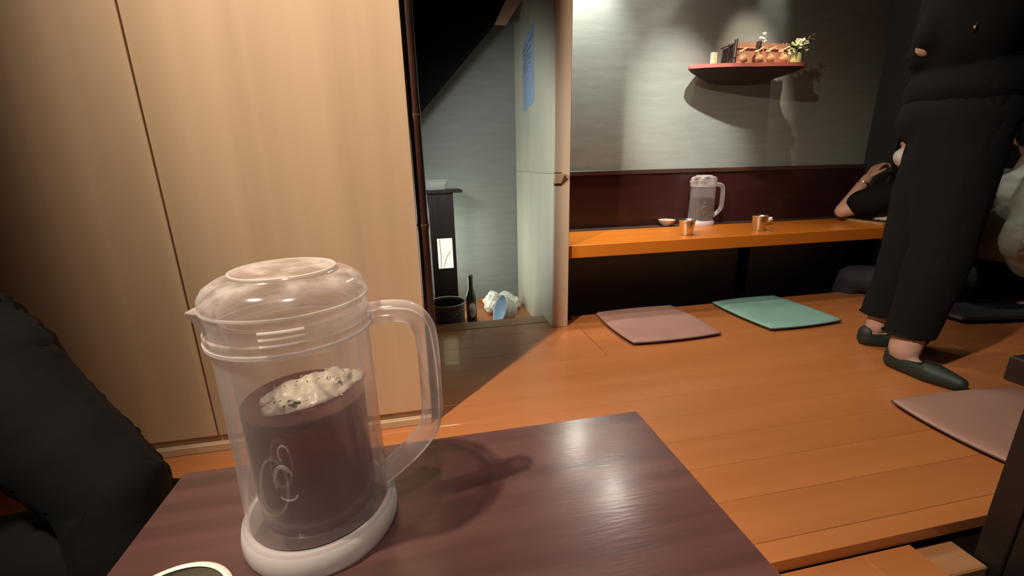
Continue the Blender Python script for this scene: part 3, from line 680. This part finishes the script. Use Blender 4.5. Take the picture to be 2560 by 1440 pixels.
for k, (x, y, s, lb) in enumerate(((1.683, 2.205, 1.0, 'carved pale wooden rabbit, leftmost of the four on the shelf'), (1.772, 2.20, 1.0, 'carved pale wooden rabbit, second from the left on the shelf'),
                                   (1.838, 2.20, 1.05, 'carved pale wooden rabbit, third from the left on the shelf'), (1.918, 2.20, 1.1, 'carved pale wooden rabbit nearest the flower pot on the shelf'))):
    if rab is None:
        rab = blob('rabbit_figurine', [('e', (.004, 0, .0165), (.018, .012, .0165), (0, .3, 0)), ('c', (-.004, 0, .026), .009, (-.008, 0, .037), .008), ('e', (-.010, 0, .0405), (.0115, .009, .008), (0, .35, 0)), ('e', (.020, 0, .008), (.006, .006, .006))], .0012, M_figure, smooth_it=2, clampz=0)
        for sy in (-1, 1): blob('ear', [('c', (-.006, sy * .004, .046), .0035, (.018, sy * .007, .058), .0028)], .0009, M_figure, rab, smooth_it=1)
        r = rab
    else: r = copy_tree(rab)
    s *= 1.22; r.location = (x, y, TZ); r.scale = (s, s, s); r.rotation_euler = (0, 0, [.1, -.15, .05, -.2][k])
    tag(r, lb, 'ornament', 'wooden rabbits on the wall shelf')
bo = thing('miniature_blossom_tree', 'tiny dark trunk with white blossom before the reed fence', 'ornament', (1.812, 2.262, TZ))
mesh_obj('trunk', TB(smooth_path([(0, 0, 0), (.002, 0, .03), (-.006, 0, .06), (.002, 0, .09), (.004, 0, .118)], 4), [.008] * 4 + [.007] * 4 + [.010] * 4 + [.013] * 4 + [.009], seg=10), M_twig, bo)
def blossom(parent, c, s, m=M_blossom):
    bm = bmesh.new()
    for k in range(5):
        a = 2 * PI * k / 5 + random.random(); g = bmesh.ops.create_uvsphere(bm, u_segments=8, v_segments=5, radius=1)
        bmesh.ops.scale(bm, vec=(s, s * .6, s * .28), verts=g['verts']); bmesh.ops.translate(bm, vec=(s * .85, 0, s * .2), verts=g['verts'])
        bmesh.ops.rotate(bm, matrix=Matrix.Rotation(a, 3, 'Z') @ Matrix.Rotation(-.4, 3, 'Y'), verts=g['verts'])
    bmesh.ops.rotate(bm, matrix=Euler((random.uniform(.4, 1.4), random.uniform(-.5, .5), 0)).to_matrix(), verts=bm.verts[:])
    return mesh_obj('blossom', bm, m, parent, loc=c)
for c in ((.024, -.004, .150), (.028, 0, .138), (.022, -.004, .128), (.032, -.003, .120), (.024, -.006, .116), (.004, -.008, .128)): blossom(bo, c, .0068)
mesh_obj('blossom_stem', TB([(.004, 0, .10), (.02, 0, .125), (.026, 0, .15)], .0012, seg=6), M_twig, bo)
fv = thing('flower_pot', 'yellow-green pot of white flowers at the shelf right end', 'plant', (2.002, 2.218, TZ)); fv.scale = (1.15,) * 3
mesh_obj('pot', LT([(.0, 0), (.026, 0), (.031, .004), (.030, .03), (.027, .046), (.024, .0465), (.0, .04)], seg=28), M_vase, fv)
bm = bmesh.new()
def leaf(bm, b0, d, L, w):
    d = Vector(d).normalized(); s = d.cross(Vector((0, .2, 1))).normalized(); n = s.cross(d)
    pr = [0, .25, .55, .8, 1]; ww = [.15, .9, 1, .6, .02]; vs = []
    for p, q in zip(pr, ww):
        c = Vector(b0) + d * L * p + n * L * .25 * p * p * -1
        vs.append((bm.verts.new(c - s * w * q), bm.verts.new(c + n * w * .3), bm.verts.new(c + s * w * q)))
    for a, b_ in zip(vs, vs[1:]):
        bm.faces.new((a[0], a[1], b_[1], b_[0])); bm.faces.new((a[1], a[2], b_[2], b_[1]))
for k in range(16):
    a = random.uniform(0, 6.28)
    o = bmesh.new(); leaf(o, (.008 * math.cos(a), .008 * math.sin(a), .045 + random.uniform(0, .03)), (math.cos(a), math.sin(a) * .7, random.uniform(.2, 1.2)), random.uniform(.025, .05), random.uniform(.006, .010))
    mesh_obj('leaf', o, random.choice([M_leaf, M_leaf, M_leafd]), fv)
bm.free()
for a, b_ in (((0, 0, .04), (.07, -.01, .118)), ((0, 0, .04), (-.03, -.01, .09)), ((0, 0, .04), (.035, -.01, .105)), ((0, 0, .04), (.0, .0, .11))):
    mesh_obj('stem', TB([a, tuple((Vector(a) + Vector(b_)) / 2 + Vector((0, 0, .008))), b_], .0014, seg=6), M_leaf, fv)
for k in range(7):
    o = bmesh.new(); leaf(o, (.058, -.01, .108), (random.uniform(.2, 1), random.uniform(-.5, .5), random.uniform(-.1, .9)), .026, .004); mesh_obj('leaf', o, M_blossom if k % 2 else M_leaf, fv)
for c in ((-.038, -.014, .060), (-.026, -.016, .075), (-.012, -.016, .090), (.004, -.018, .082), (.016, -.016, .096), (.03, -.016, .086), (-.02, -.018, .052), (.0, -.018, .064), (.042, -.012, .062), (-.045, -.012, .046)):
    blossom(fv, c, random.uniform(.008, .0115), random.choice([M_blossom, M_blossom, M_leaf]))

# ================================================================== CUSHIONS
def cushion(label, c, hx, hy, rot, m, edge, th=.028):
    t = thing('floor_cushion', label, 'cushion', (c[0], c[1], .0004), rot, group='zabuton cushions on the floor')
    bm = bmesh.new(); n = 22; grid = {}
    for side in (0, 1):
        for i in range(n + 1):
            for j in range(n + 1):
                u, v = -1 + 2 * i / n, -1 + 2 * j / n
                su = math.sin(u * PI / 2); sv = math.sin(v * PI / 2)
                k = .93 + .07 * (1 - (su * sv) ** 2)                       # corners pulled in a little
                e = max(abs(su), abs(sv)); prof = (1 - e ** 8) ** .5
                z = th / 2 + (th / 2) * prof * (1 if side else -1) + (.0008 * noise.noise(Vector((u * 4 + c[0] * 9, v * 4, 0))) * prof if side else 0)
                if e >= .9999 and side: grid[1, i, j] = grid[0, i, j]; continue
                grid[side, i, j] = bm.verts.new((hx * su * k, hy * sv * k, max(z, 0)))
    for side in (0, 1):
        for i in range(n):
            for j in range(n):
                f = [grid[side, i, j], grid[side, i + 1, j], grid[side, i + 1, j + 1], grid[side, i, j + 1]]
                if len(set(f)) == 4:
                    try: bm.faces.new(f if side else f[::-1])
                    except ValueError: pass
    mesh_obj('cover', bm, m, t, smooth=60)
    pts = []
    for k in range(97):
        s = k / 24; q = int(s) % 4; f_ = -1 + 2 * (s - int(s)); g_ = math.sin(f_ * PI / 2)
        u, v = ((g_, -1), (1, g_), (-g_, 1), (-1, -g_))[q]; kk = .93 + .07 * (1 - (u * v) ** 2) + .002
        pts.append((hx * u * kk, hy * v * kk, th / 2))
    mesh_obj('piping', TB(pts, .0022, seg=6, caps=False), edge, t)
    return t
cushion('dusty mauve square cushion on the floor before the counter, left one', (1.044, 1.780), .228, .212, math.radians(1), M_mauve, M_piping)
cushion('grey-teal square cushion on the floor before the counter', (1.697, 1.783), .212, .216, math.radians(2), M_teal, M_pipeteal)
cushion('charcoal cushion on the floor behind the green shoes', (2.66, 1.60), .24, .20, math.radians(-8), M_dkvinyl, M_piping, .04)
cushion('dull mauve cushion near the dark table at right, in front of the shoes', (1.63, .80), .25, .16, math.radians(-3), M_mauve, M_piping)
cushion('pinkish cushion half hidden beyond the charcoal cushion', (3.12, 1.66), .2, .19, math.radians(-5), M_mauve, M_piping)
cushion('charcoal cushion at the right edge beyond the pinkish cushion', (3.35, 2.02 - .2), .0 + .2, .17, math.radians(-5), M_dkvinyl, M_piping)

# ================================================================== PEOPLE
def head(c, face_dir, r=.105, tilt=0):
    """elements for a head centred at c looking along face_dir (unit, horizontal)"""
    c = Vector(c); f = Vector((face_dir[0], face_dir[1], 0)).normalized(); s = Vector((-f.y, f.x, 0)); u = Vector((0, 0, 1))
    a = math.atan2(f.y, f.x)
    P = lambda x, y, z: tuple(c + f * x * r + s * y * r + u * z * r)
    E = [('e', P(-.05, 0, .15), (.92 * r, .76 * r, .95 * r), (0, 0, a)), ('e', P(.18, 0, -.35), (.66 * r, .60 * r, .75 * r), (0, 0, a)), ('e', P(.55, 0, -.85), (.26 * r, .28 * r, .22 * r), (0, 0, a)),
         ('c', P(.80, 0, .12), .08 * r, P(.98, 0, -.22), .13 * r), ('e', P(.93, .0, -.24), (.10 * r, .18 * r, .09 * r), (0, 0, a)), ('e', P(.78, 0, -.52), (.12 * r, .26 * r, .09 * r), (0, 0, a)), ('e', P(.74, 0, .28), (.14 * r, .50 * r, .10 * r), (0, 0, a))]
    for y in (-1, 1): E += [('e', P(-.05, .78 * y, -.08), (.20 * r, .07 * r, .30 * r), (0, 0, a))]
    return E, P
def face_parts(body, P, r, origin, mask=False):
    og = Vector(origin)
    for y in (-1, 1):
        bm = bmesh.new(); g = bmesh.ops.create_uvsphere(bm, u_segments=10, v_segments=6, radius=.10 * r); bmesh.ops.translate(bm, vec=Vector(P(.76, .32 * y, .06)) - og, verts=g['verts']); mesh_obj('eye', bm, M_eye, body)
    if not mask:
        bm = bmesh.new(); g = bmesh.ops.create_uvsphere(bm, u_segments=12, v_segments=6, radius=.13 * r); bmesh.ops.scale(bm, vec=(1, 1, .4), verts=g['verts']); bmesh.ops.translate(bm, vec=Vector(P(.80, 0, -.52)) - og, verts=g['verts']); mesh_obj('mouth', bm, M_lip, body)
def hand(w, d, n, s=1.0, curl=.5):
    """wrist w, pointing d, palm normal n: palm, four unequal bent fingers, thumb from the side"""
    w, d, n = Vector(w), Vector(d).normalized(), Vector(n).normalized(); x = d.cross(n).normalized(); n = x.cross(d)
    E = []
    for k in range(4):
        o = (-1.5 + k) * .0185 * s; a = w + x * o * .55 + d * .012 * s; b_ = w + x * o + d * .085 * s
        E.append(('c', tuple(a), .0135 * s, tuple(b_), .0105 * s))
        L = [.040, .046, .043, .033][k] * s; p = b_; ang = 0
        for q in range(3):
            ang += curl * (.5 + .35 * q); dd = d * math.cos(ang) + n * math.sin(ang); p2 = p + dd * L * (1, .68, .52)[q]
            E.append(('c', tuple(p), (.0092 - .0011 * q) * s, tuple(p2), (.0083 - .0011 * q) * s)); p = p2
    a = w - x * .024 * s + d * .022 * s; b_ = a - x * .028 * s + d * .030 * s + n * .008 * s; c = b_ - x * .004 * s + d * .030 * s + n * .014 * s
    E += [('c', tuple(a), .014 * s, tuple(b_), .0105 * s), ('c', tuple(b_), .0102 * s, tuple(c), .0082 * s)]
    return E

# ---- standing waiter
O1 = (1.76, 1.22, 0)
FD = Vector((.6, -.8, 0)); SD = Vector((.8, .6, 0))            # facing, own left side
hip = Vector((1.785, 1.228, .86)); chest = Vector((1.745, 1.215, 1.20)); neck = Vector((1.75, 1.21, 1.42))
aR, aL = Vector((1.682, 1.150, .085)), Vector((1.80, 1.355, .085))
kR, kL = Vector((1.715, 1.135, .46)), Vector((1.82, 1.31, .46))
hR, hL = hip - SD * .085, hip + SD * .085
shR, shL = Vector((1.645, 1.13, 1.34)), Vector((1.885, 1.315, 1.34))
elR, wrR = Vector((1.618, 1.245, 1.095)), Vector((1.86, 1.40, .98))
elL, wrL = Vector((2.03, 1.38, 1.08)), Vector((2.06, 1.38, .86))
tR, tL = Vector((1.690, 1.035, .024)), Vector((1.935, 1.295, .024))
hE, hP = head((1.765, 1.19, 1.585), FD)
E = [('c', tuple(hR), .085, tuple(kR), .055), ('c', tuple(kR), .052, tuple(aR), .048), ('c', tuple(hL), .085, tuple(kL), .055), ('c', tuple(kL), .052, tuple(aL), .036),
     ('c', tuple(aR), .036, tuple(aR - Vector((0, -.01, .035))), .034), ('c', tuple(aR - Vector((0, .02, .05))), .030, tuple(tR), .016), ('c', tuple(aL - Vector((0, 0, .05))), .030, tuple(tL), .016),
     ('e', tuple(hip), (.16, .115, .13), (0, 0, math.atan2(SD.y, SD.x))), ('e', tuple(chest), (.16, .105, .20), (0, 0, math.atan2(SD.y, SD.x))), ('c', tuple(chest + Vector((0, 0, .13))), .09, tuple(neck), .05), ('c', tuple(neck), .05, (1.76, 1.20, 1.52), .05),
     ('c', tuple(shR), .052, tuple(elR), .038), ('c', tuple(elR), .037, tuple(wrR), .026), ('c', tuple(shL), .052, tuple(elL), .038), ('c', tuple(elL), .037, tuple(wrL), .026)] + hE
HND = hand(wrR, wrR - elR, (0, 0, -1), .95) + hand(wrL, wrL - elL, (-.6, -.2, -.8), .95)
p1 = blob('person', E, .0095, M_skinpale, None, origin=O1, smooth_it=2, fine=HND)
tag(p1, 'person standing in black shirt, black trousers and dark green flats', 'person')
face_parts(p1, hP, .105, O1)
tre = [('c', tuple(hR + SD * .02), .125, tuple(kR), .088), ('c', tuple(kR), .088, (1.686, 1.160, .03), .070), ('c', tuple(hL), .125, tuple(kL), .088), ('c', tuple(kL), .088, (1.805, 1.350, .03), .066),
       ('e', tuple(hip + Vector((0, 0, .02))), (.19, .16, .13), (0, 0, math.atan2(SD.y, SD.x))), ('e', tuple(hip - FD * .01 + Vector((.04, .01, -.02))), (.17, .14, .12), (0, 0, math.atan2(SD.y, SD.x)))]
HEM = .138
def hem(z0):
    def f(c):
        if c.z < z0: c = Vector((c.x, c.y, z0))
        return c
    return f
blob('trousers', tre, .011, M_trouser, p1, origin=O1, fold=folds(.010, (8, 8, 4), 2), post=hem(HEM))
she = [('e', tuple(chest), (.20, .145, .25), (0, 0, math.atan2(SD.y, SD.x))), ('e', tuple(hip + Vector((.01, 0, .10))), (.205, .165, .11), (0, 0, math.atan2(SD.y, SD.x))), ('c', tuple(shR), .075, tuple(shL), .075), ('c', tuple(chest + Vector((0, 0, .16))), .09, tuple(neck - Vector((0, 0, .01))), .058),
       ('c', tuple(shR), .070, tuple(shR.lerp(elR, .91)), .056), ('c', tuple(elR.lerp(wrR, .14)), .050, tuple(elR.lerp(wrR, .95)), .042), ('c', tuple(shL), .070, tuple(shL.lerp(elL, .82)), .058)]
blob('shirt', she, .011, M_cloth, p1, origin=O1, fold=folds(.009, (7, 7, 5), 5))
for nm, a, t_ in (('shoe', aR, tR), ('shoe', aL, tL)):
    d = Vector((t_.x - a.x, t_.y - a.y, 0)).normalized(); hl = Vector((a.x, a.y, .03)) - d * .022; sdv = Vector((-d.y, d.x, 0))
    def clip(c, a=a, d=d):
        q = (Vector(c) - a).dot(d)
        lim = .058 if q < -.025 else (.034 if q < .075 else .046)
        return Vector((c.x, c.y, max(.002, min(c.z, lim + .02))))
    blob(nm, [('c', tuple(hl), .035, tuple(hl + d * .11), .041), ('c', tuple(hl + d * .11), .042, tuple(hl + d * .196), .023), ('c', tuple(hl + Vector((0, 0, .02))), .034, tuple(hl + d * .02 + Vector((0, 0, .02))), .034)], .004, M_shoe, p1, origin=O1, post=clip, smooth_it=3)
blob('hair', [('e', hP(-.14, 0, .28), (.98 * .105, .86 * .105, .95 * .105), (0, 0, math.atan2(FD.y, FD.x))), ('e', hP(-.65, 0, -.25), (.45 * .105, .6 * .105, .5 * .105), (0, 0, math.atan2(FD.y, FD.x)))], .006, M_hair, p1, origin=O1)
o = mesh_obj('name_clip', BX(-.012, .012, -.003, .003, -.004, .004, bev=.001), M_silver, p1, loc=(1.588 - O1[0], 1.106 - O1[1], 1.112)); o.rotation_euler = (.1, -.7, .3)

# ---- seated diner at the counter
O2 = (2.70, 1.76, 0)
hd = Vector((-.93, .36, 0))
h2E, h2P = head((2.580, 1.915, .790), hd, .098)
shA, elA, wrA = Vector((2.650, 1.885, .580)), Vector((2.440, 2.165, .447)), Vector((2.590, 2.180, .632))
shB, elB, wrB = Vector((2.75, 1.82, .580)), Vector((2.77, 2.00, .480)), Vector((2.76, 2.16, .475))
kA, kB = Vector((2.395, 1.985, .085)), Vector((2.72, 2.09, .085)); fA, fB = Vector((2.42, 2.12, -.30)), Vector((2.72, 2.15, -.30))
E = [('e', (2.65, 1.73, .12), (.17, .13, .12)), ('e', (2.64, 1.755, .42), (.155, .105, .22)), ('c', (2.65, 1.785, .54), .08, (2.610, 1.870, .68), .05), ('c', tuple(shA), .050, tuple(elA), .040), ('c', tuple(elA), .041, tuple(wrA), .027),
     ('c', tuple(shB), .050, tuple(elB), .038), ('c', tuple(elB), .037, tuple(wrB), .026),
     ('c', (2.58, 1.74, .10), .075, tuple(kA), .058), ('c', tuple(kA), .055, tuple(fA), .04), ('c', (2.71, 1.75, .10), .075, tuple(kB), .058), ('c', tuple(kB), .055, tuple(fB), .04),
     ('c', (2.42, 2.12, -.335), .034, (2.42, 2.24, -.35), .022), ('c', (2.72, 2.15, -.335), .034, (2.72, 2.27, -.35), .022)] + h2E
HND = hand(wrA, wrA - elA + Vector((.02, -.02, .03)), (.75, -.2, -.55), .88, .75) + hand(wrB, (-.2, 1, 0), (0, 0, -1), .88)
p2 = blob('person', E, .0095, M_skin, None, origin=O2, smooth_it=2, fine=HND)
tag(p2, 'person in black tee at the counter, chin on hand, white mask lowered', 'person')
face_parts(p2, h2P, .096, O2, mask=True)
blob('tee_shirt', [('e', (2.64, 1.755, .36), (.170, .122, .27)), ('c', (2.64, 1.86, .565), .080, (2.74, 1.815, .565), .072), ('c', tuple(shA + Vector((0, 0, .0))), .098, tuple(shA.lerp(elA, .84) + Vector((.022, -.028, .030))), .078), ('c', tuple(shB), .07, tuple(shB.lerp(elB, .7)), .056), ('c', (2.65, 1.785, .56), .085, (2.655, 1.845, .64), .058)], .010, M_cloth, p2, origin=O2, fold=folds(.007, (9, 9, 7), 3))
blob('trousers', [('e', (2.65, 1.73, .12), (.18, .145, .115)), ('c', (2.58, 1.74, .10), .092, tuple(kA), .074), ('c', tuple(kA), .072, tuple(fA + Vector((0, 0, .04))), .052), ('c', (2.71, 1.75, .10), .092, tuple(kB), .072), ('c', tuple(kB), .07, tuple(fB + Vector((0, 0, .04))), .052)], .010, M_navy, p2, origin=O2, fold=folds(.006, (9, 9, 9), 1))
blob('face_mask', [('e', h2P(.50, 0, -.42), (.62 * .098, .72 * .098, .60 * .098), (0, 0, math.atan2(hd.y, hd.x))), ('e', h2P(.86, 0, -.38), (.34 * .096, .40 * .096, .40 * .096), (0, 0, math.atan2(hd.y, hd.x)))], .004, M_mask, p2, origin=O2, fold=crumple(.0012, 16, 2))
blob('hair', [('e', h2P(-.16, 0, .30), (.98 * .096, .88 * .096, .95 * .096), (0, 0, math.atan2(hd.y, hd.x))), ('e', h2P(-.5, 0, -.3), (.55 * .096, .75 * .096, .65 * .096), (0, 0, math.atan2(hd.y, hd.x)))], .006, M_hair, p2, origin=O2)
wd = (wrA - elA).normalized(); wc = elA.lerp(wrA, .80)
bm = bmesh.new(); ux = wd.cross(Vector((0, 1, 0))).normalized(); uy = wd.cross(ux)
pts = [wc + (ux * math.cos(a) + uy * math.sin(a)) * .034 - Vector(O2) for a in [2 * PI * k / 24 for k in range(25)]]
tube(bm, pts, .0045, seg=8, caps=False); mesh_obj('watch', bm, M_silver, p2)

# ---- seated guest at the right edge, pale shirt
O3 = (3.050, 1.730, 0)
fd3 = Vector((.85, .5, 0)); h3E, h3P = head((3.160, 1.790, .83), fd3, .10)
E = [('e', (3.050, 1.730, .16), (.15, .15, .115)), ('e', (3.060, 1.740, .44), (.14, .16, .22)), ('c', (3.080, 1.750, .58), .08, (3.130, 1.770, .72), .05), ('c', (2.960, 1.590, .61), .052, (2.812, 1.525, .30), .042), ('c', (2.812, 1.525, .30), .040, (3.010, 1.480, .21), .027),
     ('c', (3.125, 1.850, .60), .052, (3.235, 1.835, .36), .040), ('c', (3.235, 1.835, .36), .038, (3.410, 1.850, .30), .027),
     ('c', (2.990, 1.650, .13), .08, (2.935, 1.690, .13), .06), ('c', (2.935, 1.690, .13), .055, (3.030, 1.910, .10), .042), ('c', (3.110, 1.810, .13), .08, (3.350, 1.650, .13), .06), ('c', (3.350, 1.650, .13), .055, (3.090, 1.570, .10), .042)] + h3E
HND = hand((3.010, 1.480, .21), (1, .1, -.15), (0, 0, -1), .95) + hand((3.410, 1.850, .30), (.8, -.6, 0), (0, 0, -1), .95)
p3 = blob('person', E, .0095, M_skin, None, origin=O3, smooth_it=2, fine=HND)
tag(p3, 'person in pale grey shirt sitting on a floor cushion at right edge', 'person')
face_parts(p3, h3P, .10, O3)
blob('shirt', [('e', (3.045, 1.730, .40), (.185, .205, .27)), ('c', (2.990, 1.630, .585), .08, (3.110, 1.870, .585), .08), ('c', (2.960, 1.590, .61), .098, (2.808, 1.528, .34), .090), ('c', (2.808, 1.528, .34), .090, (2.855, 1.510, .25), .078), ('c', (3.125, 1.850, .60), .08, (3.215, 1.830, .39), .066), ('c', (3.080, 1.750, .60), .085, (3.100, 1.760, .67), .058)], .010, M_shirt, p3, origin=O3, fold=folds(.011, (11, 11, 8), 7))
blob('trousers', [('e', (3.050, 1.730, .15), (.18, .18, .10)), ('c', (2.990, 1.650, .13), .095, (2.935, 1.690, .125), .075), ('c', (2.935, 1.690, .12), .070, (3.010, 1.900, .105), .055), ('c', (3.110, 1.810, .13), .095, (3.340, 1.660, .125), .075), ('c', (3.340, 1.660, .12), .07, (3.110, 1.580, .105), .055)], .011, M_cloth, p3, origin=O3, fold=folds(.007, (9, 9, 9), 9), clampz=.043)
blob('hair', [('e', h3P(-.14, 0, .28), (.098, .086, .095), (0, 0, math.atan2(fd3.y, fd3.x)))], .006, M_hair, p3, origin=O3)

# ---- companion at the left edge, all in black
O4 = (-.80, .56, 0)
fd4 = Vector((1, -.25, 0)); h4E, h4P = head((-.80, .55, .92), fd4, .105)
E = [('e', (-.84, .58, .12), (.16, .16, .11)), ('e', (-.83, .57, .45), (.13, .18, .26)), ('c', (-.82, .56, .65), .085, (-.81, .555, .80), .052), ('c', (-.80, .74, .70), .052, (-.60, .67, .50), .042), ('c', (-.60, .67, .50), .040, (-.45, .61, .31), .028),
     ('c', (-.80, .38, .68), .052, (-.88, .25, .45), .042), ('c', (-.88, .25, .45), .04, (-.76, .42, .27), .028), ('c', (-.80, .66, .13), .085, (-.43, .64, .20), .060), ('c', (-.43, .64, .20), .055, (-.64, .80, .06), .04), ('c', (-.80, .48, .13), .085, (-.42, .36, .12), .06), ('c', (-.42, .36, .12), .055, (-.64, .50, .07), .04)] + h4E
HND = hand((-.45, .61, .31), (.35, -.35, -.85), (-.7, 0, -.5), 1.0) + hand((-.76, .42, .27), (.8, .5, -.3), (0, 0, -1), 1.0)
p4 = blob('person', E, .0095, M_skin, None, origin=O4, smooth_it=2, fine=HND)
tag(p4, 'person in black clothes seated at the left edge beside the table', 'person')
face_parts(p4, h4P, .105, O4)
blob('jacket', [('e', (-.83, .57, .40), (.17, .23, .30)), ('c', (-.81, .74, .66), .085, (-.81, .40, .66), .085), ('c', (-.80, .74, .665), .092, (-.60, .67, .505), .080), ('c', (-.60, .67, .505), .078, (-.45, .61, .33), .062), ('c', (-.45, .61, .33), .062, (-.43, .56, .20), .055), ('c', (-.80, .38, .68), .09, (-.88, .25, .46), .075), ('c', (-.88, .25, .46), .072, (-.78, .40, .29), .05)], .011, M_cloth, p4, origin=O4, fold=folds(.010, (9, 9, 7), 4))
blob('trousers', [('e', (-.84, .58, .12), (.19, .19, .115)), ('c', (-.80, .66, .14), .105, (-.43, .64, .215), .085), ('c', (-.43, .64, .20), .08, (-.62, .79, .085), .06), ('c', (-.80, .48, .14), .10, (-.42, .36, .13), .08), ('c', (-.42, .36, .13), .078, (-.62, .49, .09), .06)], .011, M_cloth, p4, origin=O4, fold=folds(.008, (8, 8, 8), 6), clampz=.002)
blob('hair', [('e', h4P(-.14, 0, .28), (.10, .09, .10), (0, 0, math.atan2(fd4.y, fd4.x)))], .006, M_hair, p4, origin=O4)
